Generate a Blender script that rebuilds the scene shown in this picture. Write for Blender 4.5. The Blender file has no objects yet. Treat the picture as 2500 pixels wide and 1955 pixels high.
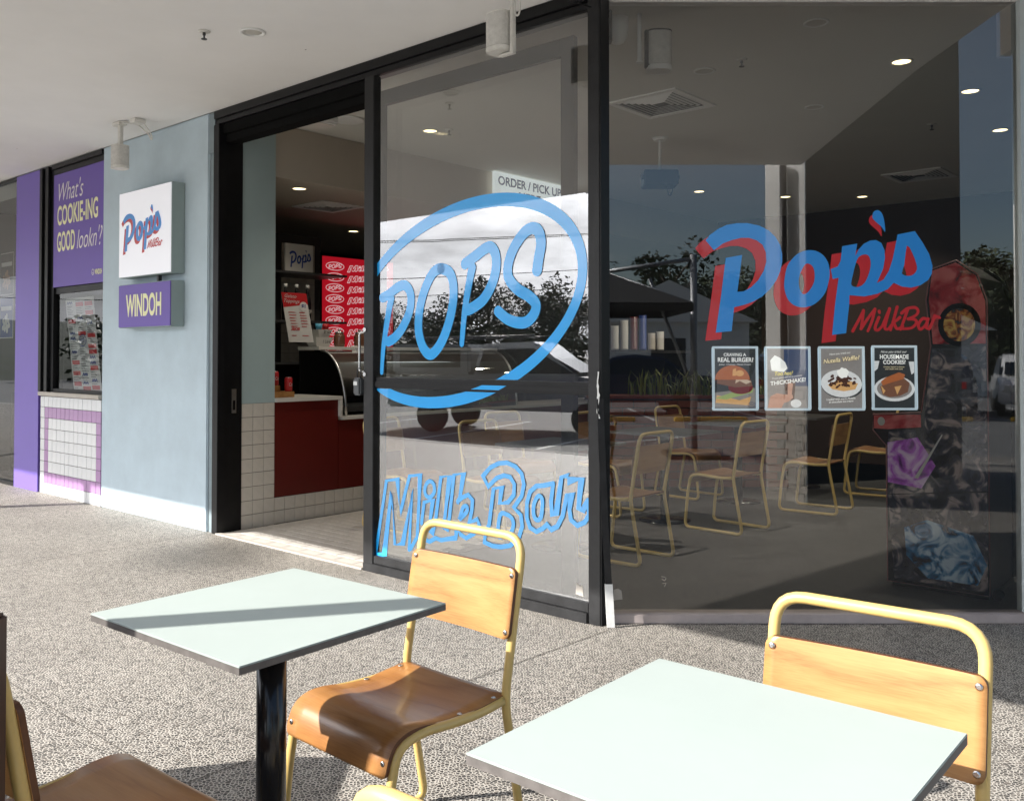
import bpy, bmesh, math, random
from mathutils import Vector, Matrix
R = math.radians
random.seed(7)
SC = bpy.context.scene
COL = SC.collection

# ------------------------------------------------------------------ camera
CAM_H = 1.38
cd = bpy.data.cameras.new('camera')
cam = bpy.data.objects.new('camera', cd); COL.objects.link(cam)
cam.location = (0, 0, CAM_H)
cam.rotation_euler = (R(91.1), 0, 0)
cd.sensor_fit = 'HORIZONTAL'; cd.sensor_width = 36.0
cd.lens = 32.11
cd.shift_y = -0.0605
cd.clip_start = 0.05; cd.clip_end = 3000
SC.camera = cam

# ------------------------------------------------------------------ sun and sky
SUN_ELEV, SUN_TRAVEL = 31.0, 15.0          # shadows run 15 degrees from +X
SUN_STRENGTH, SKY_STRENGTH = 5.0, 0.085
to_sun = Vector((-math.cos(R(SUN_TRAVEL))*math.cos(R(SUN_ELEV)), -math.sin(R(SUN_TRAVEL))*math.cos(R(SUN_ELEV)), math.sin(R(SUN_ELEV))))
sl = bpy.data.lights.new('sun', 'SUN'); sl.energy = SUN_STRENGTH; sl.angle = R(0.5); sl.color = (1.0, 0.965, 0.91)
sun = bpy.data.objects.new('sun', sl); COL.objects.link(sun)
sun.rotation_euler = to_sun.to_track_quat('Z', 'Y').to_euler()
sun.location = (-20, -8, 18)
world = bpy.data.worlds.new('World'); SC.world = world; world.use_nodes = True
wn = world.node_tree; wn.nodes.clear()
def N_(t, typ, **kw):
    n = t.nodes.new(typ)
    for k, v in kw.items(): setattr(n, k, v)
    return n
sky = N_(wn, 'ShaderNodeTexSky', sky_type='NISHITA', sun_disc=False, sun_elevation=R(SUN_ELEV))
sky.sun_rotation = math.atan2(to_sun.x, to_sun.y)
sky.air_density = 1.0; sky.dust_density = 0.7; sky.ozone_density = 1.6
tc = N_(wn, 'ShaderNodeTexCoord')
# clouds: soft white heaps over the whole sky, in a flat layer (direction divided by height)
sep = N_(wn, 'ShaderNodeSeparateXYZ'); wn.links.new(tc.outputs['Generated'], sep.inputs[0])
mx = N_(wn, 'ShaderNodeMath', operation='MAXIMUM'); wn.links.new(sep.outputs['Z'], mx.inputs[0]); mx.inputs[1].default_value = 0.0
ad = N_(wn, 'ShaderNodeMath', operation='ADD'); wn.links.new(mx.outputs[0], ad.inputs[0]); ad.inputs[1].default_value = 0.22
dv = N_(wn, 'ShaderNodeVectorMath', operation='DIVIDE'); wn.links.new(tc.outputs['Generated'], dv.inputs[0])
cb = N_(wn, 'ShaderNodeCombineXYZ')
for i in range(3): wn.links.new(ad.outputs[0], cb.inputs[i])
wn.links.new(cb.outputs[0], dv.inputs[1])
n1 = N_(wn, 'ShaderNodeTexNoise'); n1.inputs['Scale'].default_value = 1.7; n1.inputs['Detail'].default_value = 9; n1.inputs['Roughness'].default_value = 0.62
mp = N_(wn, 'ShaderNodeMapping'); mp.inputs['Location'].default_value = (5.3, 2.1, 0.4)
wn.links.new(dv.outputs[0], mp.inputs[0]); wn.links.new(mp.outputs[0], n1.inputs['Vector'])
n2 = N_(wn, 'ShaderNodeTexNoise'); n2.inputs['Scale'].default_value = 0.42; n2.inputs['Detail'].default_value = 2
wn.links.new(mp.outputs[0], n2.inputs['Vector'])
sm = N_(wn, 'ShaderNodeMath', operation='ADD'); wn.links.new(n1.outputs['Fac'], sm.inputs[0]); wn.links.new(n2.outputs['Fac'], sm.inputs[1])
# the cloud bank lies in the sun's half of the sky, the other half is mostly clear
bank = N_(wn, 'ShaderNodeMath', operation='MULTIPLY_ADD'); bank.inputs[1].default_value = -0.42
wn.links.new(sep.outputs['X'], bank.inputs[0]); wn.links.new(sm.outputs[0], bank.inputs[2])
cr = N_(wn, 'ShaderNodeMapRange'); cr.inputs['From Min'].default_value = 1.14; cr.inputs['From Max'].default_value = 1.40; cr.clamp = True
wn.links.new(bank.outputs[0], cr.inputs['Value'])
shade = N_(wn, 'ShaderNodeMapRange'); shade.inputs['From Min'].default_value = 0.35; shade.inputs['From Max'].default_value = 0.7
shade.inputs['To Min'].default_value = 0.5; shade.inputs['To Max'].default_value = 1.3
wn.links.new(n1.outputs['Fac'], shade.inputs['Value'])
# sunlight scattered forward: cloud is brighter the nearer it stands to the sun
sd = N_(wn, 'ShaderNodeVectorMath', operation='DOT_PRODUCT'); wn.links.new(tc.outputs['Generated'], sd.inputs[0]); sd.inputs[1].default_value = tuple(to_sun)
sd0 = N_(wn, 'ShaderNodeMath', operation='MAXIMUM'); sd0.inputs[1].default_value = 0.0; wn.links.new(sd.outputs['Value'], sd0.inputs[0])
sdp = N_(wn, 'ShaderNodeMath', operation='POWER'); sdp.inputs[1].default_value = 11.0; wn.links.new(sd0.outputs[0], sdp.inputs[0])
glow = N_(wn, 'ShaderNodeMath', operation='MULTIPLY_ADD'); glow.inputs[1].default_value = 7.0; glow.inputs[2].default_value = 1.0; wn.links.new(sdp.outputs[0], glow.inputs[0])
cg = N_(wn, 'ShaderNodeMath', operation='MULTIPLY'); wn.links.new(shade.outputs[0], cg.inputs[0]); wn.links.new(glow.outputs[0], cg.inputs[1])
cc = N_(wn, 'ShaderNodeVectorMath', operation='SCALE'); cc.inputs[0].default_value = (7.4, 7.5, 7.8)
wn.links.new(cg.outputs[0], cc.inputs['Scale'])
mixw = N_(wn, 'ShaderNodeMix', data_type='RGBA')
wn.links.new(cr.outputs[0], mixw.inputs[0]); wn.links.new(sky.outputs[0], mixw.inputs[6]); wn.links.new(cc.outputs[0], mixw.inputs[7])
bg = N_(wn, 'ShaderNodeBackground'); bg.inputs[1].default_value = SKY_STRENGTH
wn.links.new(mixw.outputs[2], bg.inputs[0])
wo = N_(wn, 'ShaderNodeOutputWorld'); wn.links.new(bg.outputs[0], wo.inputs[0])
SC.view_settings.view_transform = 'Standard'; SC.view_settings.look = 'None'
SC.view_settings.exposure = 1.08; SC.view_settings.gamma = 1.0
SC.view_settings.use_curve_mapping = False
SC.cycles.max_bounces = 6; SC.cycles.transparent_max_bounces = 14; SC.cycles.glossy_bounces = 4; SC.cycles.diffuse_bounces = 4; SC.cycles.transmission_bounces = 2
SC.cycles.sample_clamp_indirect = 6.0

# ------------------------------------------------------------------ shopfront frame: u along the shopfront, n into the building
CX, CY, ANG = 0.4398, 4.698, R(-41.32)
Ux, Uy = math.cos(ANG), math.sin(ANG)
def W(u, n, z=0.0): return Vector((CX+Ux*u-Uy*n, CY+Uy*u+Ux*n, z))
def UN(x, y): return ((x-CX)*Ux+(y-CY)*Uy, -(x-CX)*Uy+(y-CY)*Ux)
F2Y = 4.78

# ------------------------------------------------------------------ materials
MATS = {}
def bsdf(m): return m.node_tree.nodes['Principled BSDF']
def mat(name, col, rough=0.5, metal=0.0, var=0.0, vscale=8.0, bump=0.0, bscale=60.0, coat=0.0, emit=None, estr=0.0, ior=1.5, spec=0.5):
    m = bpy.data.materials.new(name); m.use_nodes = True; t = m.node_tree; b = bsdf(m)
    b.inputs['Base Color'].default_value = (*col, 1); b.inputs['Roughness'].default_value = rough; b.inputs['Metallic'].default_value = metal
    b.inputs['IOR'].default_value = ior; b.inputs['Specular IOR Level'].default_value = spec
    if coat: b.inputs['Coat Weight'].default_value = coat; b.inputs['Coat Roughness'].default_value = 0.02
    if emit: b.inputs['Emission Color'].default_value = (*emit, 1); b.inputs['Emission Strength'].default_value = estr
    if var or bump:
        tc = N_(t, 'ShaderNodeTexCoord')
    if var:
        n = N_(t, 'ShaderNodeTexNoise'); n.inputs['Scale'].default_value = vscale; n.inputs['Detail'].default_value = 6; n.inputs['Roughness'].default_value = 0.65
        t.links.new(tc.outputs['Object'], n.inputs['Vector'])
        mr = N_(t, 'ShaderNodeMapRange'); mr.inputs['From Min'].default_value = 0.25; mr.inputs['From Max'].default_value = 0.75
        mr.inputs['To Min'].default_value = 1-var; mr.inputs['To Max'].default_value = 1+var
        t.links.new(n.outputs['Fac'], mr.inputs['Value'])
        s = N_(t, 'ShaderNodeVectorMath', operation='SCALE'); s.inputs[0].default_value = col
        t.links.new(mr.outputs[0], s.inputs['Scale']); t.links.new(s.outputs[0], b.inputs['Base Color'])
        rr = N_(t, 'ShaderNodeMapRange'); rr.inputs['To Min'].default_value = max(0.02, rough-var*0.5); rr.inputs['To Max'].default_value = min(1, rough+var*0.5)
        t.links.new(n.outputs['Fac'], rr.inputs['Value']); t.links.new(rr.outputs[0], b.inputs['Roughness'])
    if bump:
        n2 = N_(t, 'ShaderNodeTexNoise'); n2.inputs['Scale'].default_value = bscale; n2.inputs['Detail'].default_value = 4
        t.links.new(tc.outputs['Object'], n2.inputs['Vector'])
        bp = N_(t, 'ShaderNodeBump'); bp.inputs['Strength'].default_value = bump; bp.inputs['Distance'].default_value = 0.004
        t.links.new(n2.outputs['Fac'], bp.inputs['Height']); t.links.new(bp.outputs[0], b.inputs['Normal'])
    MATS[name] = m
    return m
def glass(name, ior, tint=(0.97, 0.99, 0.98), wav=0.0, dirt=0.0):
    m = bpy.data.materials.new(name); m.use_nodes = True; t = m.node_tree; t.nodes.clear()
    fr = N_(t, 'ShaderNodeFresnel'); fr.inputs['IOR'].default_value = ior
    tr = N_(t, 'ShaderNodeBsdfTransparent'); tr.inputs[0].default_value = (*tint, 1)
    gl = N_(t, 'ShaderNodeBsdfGlossy'); gl.inputs['Roughness'].default_value = 0.0; gl.inputs['Color'].default_value = (1, 1, 1, 1)
    if wav:
        tc = N_(t, 'ShaderNodeTexCoord'); n = N_(t, 'ShaderNodeTexNoise'); n.inputs['Scale'].default_value = 1.3; n.inputs['Detail'].default_value = 1
        t.links.new(tc.outputs['Object'], n.inputs['Vector'])
        bp = N_(t, 'ShaderNodeBump'); bp.inputs['Strength'].default_value = wav; bp.inputs['Distance'].default_value = 0.01
        t.links.new(n.outputs['Fac'], bp.inputs['Height']); t.links.new(bp.outputs[0], gl.inputs['Normal'])
    mx = N_(t, 'ShaderNodeMixShader'); t.links.new(fr.outputs[0], mx.inputs[0]); t.links.new(tr.outputs[0], mx.inputs[1]); t.links.new(gl.outputs[0], mx.inputs[2])
    last = mx
    if dirt:      # a thin film of dust that catches light
        df = N_(t, 'ShaderNodeBsdfDiffuse'); df.inputs[0].default_value = (0.6, 0.6, 0.57, 1)
        tc2 = N_(t, 'ShaderNodeTexCoord'); n = N_(t, 'ShaderNodeTexNoise'); n.inputs['Scale'].default_value = 4; n.inputs['Detail'].default_value = 7
        t.links.new(tc2.outputs['Object'], n.inputs['Vector'])
        mr = N_(t, 'ShaderNodeMapRange'); mr.inputs['To Min'].default_value = dirt*0.3; mr.inputs['To Max'].default_value = dirt*1.7
        t.links.new(n.outputs['Fac'], mr.inputs['Value'])
        m2 = N_(t, 'ShaderNodeMixShader'); t.links.new(mr.outputs[0], m2.inputs[0]); t.links.new(mx.outputs[0], m2.inputs[1]); t.links.new(df.outputs[0], m2.inputs[2])
        last = m2
    o = N_(t, 'ShaderNodeOutputMaterial'); t.links.new(last.outputs[0], o.inputs[0])
    MATS[name] = m
    return m
def pebble_material():
    m = bpy.data.materials.new('exposed aggregate'); m.use_nodes = True; t = m.node_tree; b = bsdf(m)
    g = N_(t, 'ShaderNodeNewGeometry')
    nz = N_(t, 'ShaderNodeTexNoise'); nz.inputs['Scale'].default_value = 90; nz.inputs['Detail'].default_value = 2
    t.links.new(g.outputs['Position'], nz.inputs['Vector'])
    sc = N_(t, 'ShaderNodeVectorMath', operation='SCALE'); sc.inputs['Scale'].default_value = 0.007
    t.links.new(nz.outputs['Color'], sc.inputs[0])
    ad = N_(t, 'ShaderNodeVectorMath', operation='ADD'); t.links.new(g.outputs['Position'], ad.inputs[0]); t.links.new(sc.outputs[0], ad.inputs[1])
    vo = N_(t, 'ShaderNodeTexVoronoi', voronoi_dimensions='2D', feature='DISTANCE_TO_EDGE'); vo.inputs['Scale'].default_value = 76
    t.links.new(ad.outputs[0], vo.inputs['Vector'])
    vc = N_(t, 'ShaderNodeTexVoronoi', voronoi_dimensions='2D', feature='F1'); vc.inputs['Scale'].default_value = 76
    t.links.new(ad.outputs[0], vc.inputs['Vector'])
    # some cells hold no stone
    sp = N_(t, 'ShaderNodeSeparateColor'); t.links.new(vc.outputs['Color'], sp.inputs[0])
    thr = N_(t, 'ShaderNodeMapRange'); thr.inputs['To Min'].default_value = 0.05; thr.inputs['To Max'].default_value = 0.20
    t.links.new(sp.outputs[0], thr.inputs['Value'])
    sb = N_(t, 'ShaderNodeMath', operation='SUBTRACT'); t.links.new(vo.outputs['Distance'], sb.inputs[0]); t.links.new(thr.outputs[0], sb.inputs[1])
    edge = N_(t, 'ShaderNodeMapRange', interpolation_type='SMOOTHSTEP'); edge.inputs['From Min'].default_value = -0.05; edge.inputs['From Max'].default_value = 0.06
    t.links.new(sb.outputs[0], edge.inputs['Value'])
    stone = N_(t, 'ShaderNodeValToRGB'); t.links.new(sp.outputs[1], stone.inputs[0])
    e = stone.color_ramp.elements; e[0].color = (0.030, 0.027, 0.025, 1); e[1].color = (0.12, 0.10, 0.085, 1)
    x = stone.color_ramp.elements.new(0.7); x.color = (0.06, 0.053, 0.047, 1)
    big = N_(t, 'ShaderNodeTexNoise'); big.inputs['Scale'].default_value = 0.9; big.inputs['Detail'].default_value = 6; big.inputs['Roughness'].default_value = 0.7
    t.links.new(g.outputs['Position'], big.inputs['Vector'])
    dm = N_(t, 'ShaderNodeMapRange'); dm.inputs['From Min'].default_value = 0.3; dm.inputs['From Max'].default_value = 0.7; dm.inputs['To Min'].default_value = 0.78; dm.inputs['To Max'].default_value = 1.08
    t.links.new(big.outputs['Fac'], dm.inputs['Value'])
    mx = N_(t, 'ShaderNodeMix', data_type='RGBA'); mx.inputs[6].default_value = (0.47, 0.435, 0.385, 1)
    t.links.new(edge.outputs[0], mx.inputs[0]); t.links.new(stone.outputs[0], mx.inputs[7])
    s2 = N_(t, 'ShaderNodeVectorMath', operation='SCALE'); t.links.new(mx.outputs[2], s2.inputs[0]); t.links.new(dm.outputs[0], s2.inputs['Scale'])
    # an old spill stain outside the doorway
    vd = N_(t, 'ShaderNodeVectorMath', operation='DISTANCE'); vd.inputs[1].default_value = tuple(W(-3.0, -0.42))
    wob = N_(t, 'ShaderNodeVectorMath', operation='SCALE'); wob.inputs['Scale'].default_value = 0.5; t.links.new(big.outputs['Color'], wob.inputs[0])
    wa = N_(t, 'ShaderNodeVectorMath', operation='ADD'); t.links.new(g.outputs['Position'], wa.inputs[0]); t.links.new(wob.outputs[0], wa.inputs[1])
    wb_ = N_(t, 'ShaderNodeVectorMath', operation='SUBTRACT'); wb_.inputs[1].default_value = (0.25, 0.25, 0.25); t.links.new(wa.outputs[0], wb_.inputs[0]); t.links.new(wb_.outputs[0], vd.inputs[0])
    sm1 = N_(t, 'ShaderNodeMapRange', interpolation_type='SMOOTHSTEP'); sm1.inputs['From Min'].default_value = 0.15; sm1.inputs['From Max'].default_value = 0.75; sm1.inputs['To Min'].default_value = 0.55; sm1.inputs['To Max'].default_value = 1.0
    t.links.new(vd.outputs['Value'], sm1.inputs['Value'])
    s3 = N_(t, 'ShaderNodeVectorMath', operation='SCALE'); t.links.new(s2.outputs[0], s3.inputs[0]); t.links.new(sm1.outputs[0], s3.inputs['Scale'])
    t.links.new(s3.outputs[0], b.inputs['Base Color']); b.inputs['Roughness'].default_value = 0.62
    bp = N_(t, 'ShaderNodeBump'); bp.inputs['Strength'].default_value = 0.35; bp.inputs['Distance'].default_value = 0.002
    t.links.new(edge.outputs[0], bp.inputs['Height']); t.links.new(bp.outputs[0], b.inputs['Normal'])
    return m
def wood_material(name, c0, c1, c2, axis=0, coat=0.35):
    m = bpy.data.materials.new(name); m.use_nodes = True; t = m.node_tree; b = bsdf(m)
    tc = N_(t, 'ShaderNodeTexCoord'); oi = N_(t, 'ShaderNodeObjectInfo')
    mp = N_(t, 'ShaderNodeMapping'); mp.inputs['Scale'].default_value = (1.3, 7, 7) if axis == 0 else (7, 1.3, 7)
    av = N_(t, 'ShaderNodeVectorMath', operation='ADD'); cb = N_(t, 'ShaderNodeVectorMath', operation='SCALE'); cb.inputs[0].default_value = (13, 7, 5)
    t.links.new(oi.outputs['Random'], cb.inputs['Scale']); t.links.new(tc.outputs['Object'], av.inputs[0]); t.links.new(cb.outputs[0], av.inputs[1])
    t.links.new(av.outputs[0], mp.inputs[0])
    n0 = N_(t, 'ShaderNodeTexNoise'); n0.inputs['Scale'].default_value = 1.1; n0.inputs['Detail'].default_value = 3
    t.links.new(mp.outputs[0], n0.inputs['Vector'])
    w = N_(t, 'ShaderNodeMath', operation='MULTIPLY'); w.inputs[1].default_value = 9.0; t.links.new(n0.outputs['Fac'], w.inputs[0])
    fr = N_(t, 'ShaderNodeMath', operation='PINGPONG'); fr.inputs[1].default_value = 1.0; t.links.new(w.outputs[0], fr.inputs[0])
    fine = N_(t, 'ShaderNodeTexNoise'); fine.inputs['Scale'].default_value = 60; fine.inputs['Detail'].default_value = 3
    mf = N_(t, 'ShaderNodeMapping'); mf.inputs['Scale'].default_value = (0.25, 6, 6) if axis == 0 else (6, 0.25, 6)
    t.links.new(tc.outputs['Object'], mf.inputs[0]); t.links.new(mf.outputs[0], fine.inputs['Vector'])
    am = N_(t, 'ShaderNodeMath', operation='MULTIPLY_ADD'); am.inputs[1].default_value = 0.55; t.links.new(fine.outputs['Fac'], am.inputs[0])
    fs = N_(t, 'ShaderNodeMath', operation='MULTIPLY'); fs.inputs[1].default_value = 0.42; t.links.new(fr.outputs[0], fs.inputs[0]); t.links.new(fs.outputs[0], am.inputs[2])
    cr = N_(t, 'ShaderNodeValToRGB'); t.links.new(am.outputs[0], cr.inputs[0])
    e = cr.color_ramp.elements; e[0].position = 0.10; e[0].color = (*c0, 1); e[1].position = 0.72; e[1].color = (*c2, 1)
    k = cr.color_ramp.elements.new(0.40); k.color = (*c1, 1)
    t.links.new(cr.outputs[0], b.inputs['Base Color']); b.inputs['Roughness'].default_value = 0.38
    b.inputs['Coat Weight'].default_value = coat; b.inputs['Coat Roughness'].default_value = 0.18
    return m
def leaf_material(name, c0, c1):
    m = bpy.data.materials.new(name); m.use_nodes = True; t = m.node_tree; b = bsdf(m)
    g = N_(t, 'ShaderNodeNewGeometry'); cr = N_(t, 'ShaderNodeValToRGB'); t.links.new(g.outputs['Random Per Island'], cr.inputs[0])
    cr.color_ramp.elements[0].color = (*c0, 1); cr.color_ramp.elements[1].color = (*c1, 1)
    t.links.new(cr.outputs[0], b.inputs['Base Color']); b.inputs['Roughness'].default_value = 0.6
    return m

PEB = pebble_material()
def flyspecks(m):          # small dark specks on the soffit paint
    t = m.node_tree; b = bsdf(m); src = b.inputs['Base Color'].links[0].from_socket
    tc = N_(t, 'ShaderNodeTexCoord'); v = N_(t, 'ShaderNodeTexVoronoi', feature='F1'); v.inputs['Scale'].default_value = 5.5; t.links.new(tc.outputs['Object'], v.inputs['Vector'])
    sp = N_(t, 'ShaderNodeSeparateColor'); t.links.new(v.outputs['Color'], sp.inputs[0])
    r = N_(t, 'ShaderNodeMapRange'); r.inputs['From Min'].default_value = 0.5; r.inputs['From Max'].default_value = 1.0; r.inputs['To Min'].default_value = 0.0; r.inputs['To Max'].default_value = 0.055; t.links.new(sp.outputs[0], r.inputs['Value'])
    lt = N_(t, 'ShaderNodeMath', operation='LESS_THAN'); t.links.new(v.outputs['Distance'], lt.inputs[0]); t.links.new(r.outputs[0], lt.inputs[1])
    mx = N_(t, 'ShaderNodeMix', data_type='RGBA'); t.links.new(lt.outputs[0], mx.inputs[0]); t.links.new(src, mx.inputs[6]); mx.inputs[7].default_value = (0.12, 0.11, 0.10, 1)
    t.links.new(mx.outputs[2], b.inputs['Base Color'])
M = dict(
 
 soffit=mat('soffit paint', (0.84, 0.83, 0.815), 0.75, var=0.05, vscale=0.9),
 ceil=mat('ceiling paint', (0.66, 0.65, 0.60), 0.8, var=0.03, vscale=1.5),
 render=mat('blue grey render', (0.50, 0.60, 0.66), 0.85, var=0.09, vscale=2.6, bump=0.6, bscale=110),
 render_dk=mat('blue grey edge paint', (0.22, 0.27, 0.29), 0.7, var=0.15, vscale=9),
 bluewall=mat('pale blue paint', (0.36, 0.46, 0.47), 0.7, var=0.03),
 black=mat('black powdercoat', (0.008, 0.008, 0.009), 0.36, var=0.25, vscale=14, spec=0.25),
 blackworn=mat('scuffed black powdercoat', (0.018, 0.018, 0.019), 0.42, var=0.5, vscale=11, bump=0.15, spec=0.3),
 peeled=mat('bare peeled metal', (0.72, 0.72, 0.70), 0.55, var=0.12, vscale=20),
 purple=mat('purple vinyl', (0.175, 0.115, 0.47), 0.38, var=0.03),
 purple_sign=mat('purple sign face', (0.14, 0.082, 0.40), 0.4, var=0.02),
 cream=mat('cream yellow vinyl', (0.86, 0.84, 0.50), 0.5),
 offwhite=mat('off white vinyl', (0.82, 0.78, 0.76), 0.5),
 white=mat('white plastic', (0.80, 0.80, 0.78), 0.4, var=0.03),
 whitedirty=mat('weathered white plastic', (0.68, 0.665, 0.62), 0.5, var=0.14, vscale=22),
 mesh_white=mat('white speaker grille', (0.60, 0.585, 0.55), 0.7, var=0.15, vscale=40, bump=0.3, bscale=400),
 lightbox=mat('lightbox face', (0.80, 0.80, 0.84), 0.35, emit=(0.93, 0.94, 1.0), estr=0.15),
 signside=mat('sign side', (0.30, 0.37, 0.37), 0.6, var=0.05),
 tile=mat('white glazed tile', (0.74, 0.75, 0.76), 0.14, var=0.05, vscale=3, coat=0.3),
 tile_in=mat('cream glazed tile', (0.62, 0.58, 0.52), 0.2, var=0.10, vscale=5, coat=0.3),
 tile_purple=mat('mauve glazed tile', (0.40, 0.22, 0.44), 0.16, var=0.08, vscale=5, coat=0.3),
 grout=mat('dark grout', (0.05, 0.045, 0.045), 0.9),
 grout_w=mat('pale grout', (0.55, 0.54, 0.5), 0.9),
 floortile=mat('beige floor tile', (0.60, 0.56, 0.51), 0.35, var=0.10, vscale=6),
 sill=mat('stone sill', (0.46, 0.42, 0.37), 0.6, var=0.12, vscale=8),
 pinksill=mat('pinkish skirting', (0.42, 0.36, 0.34), 0.6, var=0.15, vscale=9),
 redpanel=mat('dark red cabinet', (0.11, 0.008, 0.007), 0.35, var=0.08),
 stone=mat('pale counter top', (0.62, 0.60, 0.56), 0.35, var=0.04),
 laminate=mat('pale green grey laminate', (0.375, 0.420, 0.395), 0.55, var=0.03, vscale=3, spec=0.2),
 lamedge=mat('laminate core edge', (0.12, 0.108, 0.10), 0.5, var=0.3, vscale=30),
 poleblack=mat('gloss black table post', (0.010, 0.010, 0.011), 0.18),
 yellow=mat('pastel yellow powdercoat', (0.64, 0.45, 0.155), 0.34, var=0.07, vscale=16, coat=0.15),
 chrome=mat('screw metal', (0.72, 0.72, 0.72), 0.25, metal=1.0),
 steel=mat('brushed steel', (0.55, 0.55, 0.54), 0.35, metal=1.0),
 galv=mat('galvanised grey', (0.42, 0.43, 0.44), 0.5, metal=0.6),
 ply=wood_material('beech plywood', (0.25, 0.105, 0.030), (0.385, 0.185, 0.060), (0.46, 0.24, 0.085), 0),
 ply_y=wood_material('beech plywood seat', (0.24, 0.095, 0.026), (0.355, 0.155, 0.045), (0.42, 0.20, 0.066), 0),
 plyedge=mat('plywood edge', (0.12, 0.045, 0.018), 0.5, var=0.3, vscale=40),
 darktimber=mat('dark stained timber', (0.045, 0.016, 0.009), 0.45, var=0.3, vscale=9),
 blue=mat('sticker blue', (0.010, 0.40, 0.93), 0.3, coat=1.0),
 popblue=mat('logo blue', (0.026, 0.29, 0.78), 0.3, coat=1.0),
 popred=mat('logo red', (0.60, 0.022, 0.030), 0.3, coat=1.0),
 navy=mat('navy print', (0.012, 0.045, 0.24), 0.5),
 red=mat('red print', (0.50, 0.016, 0.02), 0.45),
 redlit=mat('lit red menu board', (0.50, 0.01, 0.02), 0.4, emit=(0.75, 0.012, 0.03), estr=0.2),
 whitelit=mat('lit white lettering', (0.8, 0.7, 0.7), 0.5, emit=(1.0, 0.80, 0.82), estr=0.22),
 paper=mat('menu paper', (0.62, 0.60, 0.57), 0.7, var=0.04),
 floor_in=mat('dark indoor floor', (0.036, 0.037, 0.037), 0.5, var=0.15, vscale=3),
 brownwall=mat('dark brown wall', (0.036, 0.018, 0.012), 0.7, var=0.12, vscale=2),
 creamwall=mat('cream bulkhead paint', (0.46, 0.41, 0.34), 0.8, var=0.03),
 brick=mat('deep red brick', (0.15, 0.035, 0.022), 0.8, var=0.25, vscale=5, bump=0.4),
 darkmetal=mat('dark grey metal', (0.04, 0.04, 0.042), 0.4, var=0.15),
 lamp=mat('warm downlight', (0.9, 0.85, 0.75), 0.5, emit=(1.0, 0.78, 0.42), estr=2.2),
 lampoff=mat('unlit downlight bowl', (0.55, 0.53, 0.48), 0.35),
 asphalt=mat('car park asphalt', (0.15, 0.15, 0.147), 0.85, var=0.18, vscale=0.8, bump=0.4, bscale=80),
 linepaint=mat('white road paint', (0.75, 0.75, 0.72), 0.7, var=0.1),
 yellowpaint=mat('yellow kerb paint', (0.70, 0.45, 0.06), 0.7, var=0.1),
 concrete=mat('pale concrete', (0.45, 0.44, 0.41), 0.85, var=0.1, vscale=2),
 whitewall=mat('white outdoor wall paint', (0.80, 0.79, 0.76), 0.7, var=0.05, vscale=1.5),
 leaf=leaf_material('gum leaves', (0.018, 0.030, 0.010), (0.065, 0.085, 0.030)),
 leaf2=leaf_material('strappy leaves', (0.05, 0.09, 0.012), (0.24, 0.26, 0.05)),
 bark=mat('bark', (0.12, 0.095, 0.075), 0.9, var=0.25),
 hill=mat('wooded hill', (0.022, 0.032, 0.014), 0.95, var=0.5, vscale=0.25, bump=1.0, bscale=0.6),
 canvas=mat('charcoal canvas', (0.045, 0.043, 0.042), 0.8, var=0.1),
 canvas_w=mat('white canvas', (0.76, 0.75, 0.72), 0.8),
 rubber=mat('tyre rubber', (0.018, 0.018, 0.018), 0.8),
 carglass=mat('car glass', (0.01, 0.012, 0.014), 0.05, spec=0.8),
 silver=mat('silver car paint', (0.36, 0.37, 0.38), 0.28, metal=0.5, coat=0.8),
 carwhite=mat('white car paint', (0.78, 0.78, 0.77), 0.25, coat=0.8),
 carnavy=mat('navy car paint', (0.012, 0.02, 0.06), 0.22, coat=1.0),
 cargrey=mat('grey car paint', (0.13, 0.135, 0.14), 0.25, metal=0.4, coat=1.0),
 tail=mat('red lamp lens', (0.35, 0.01, 0.01), 0.2),
 plate=mat('number plate', (0.7, 0.7, 0.66), 0.5),
 pylonred=mat('faded red sign', (0.42, 0.07, 0.09), 0.5),
)
flyspecks(M['soffit'])
G1 = glass('shopfront glass', 2.6, (0.93, 0.95, 0.94), 0.05, 0.02)
G1b = glass('sliding door glass', 1.8, (0.95, 0.97, 0.96), 0.03, 0.012)
G2 = glass('corner window glass', 1.98, (0.93, 0.96, 0.95), 0.02, 0.006)
GP = glass('clear glass', 1.45)
G3 = glass('neighbour shop glass', 1.7, (0.8, 0.84, 0.84))

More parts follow.
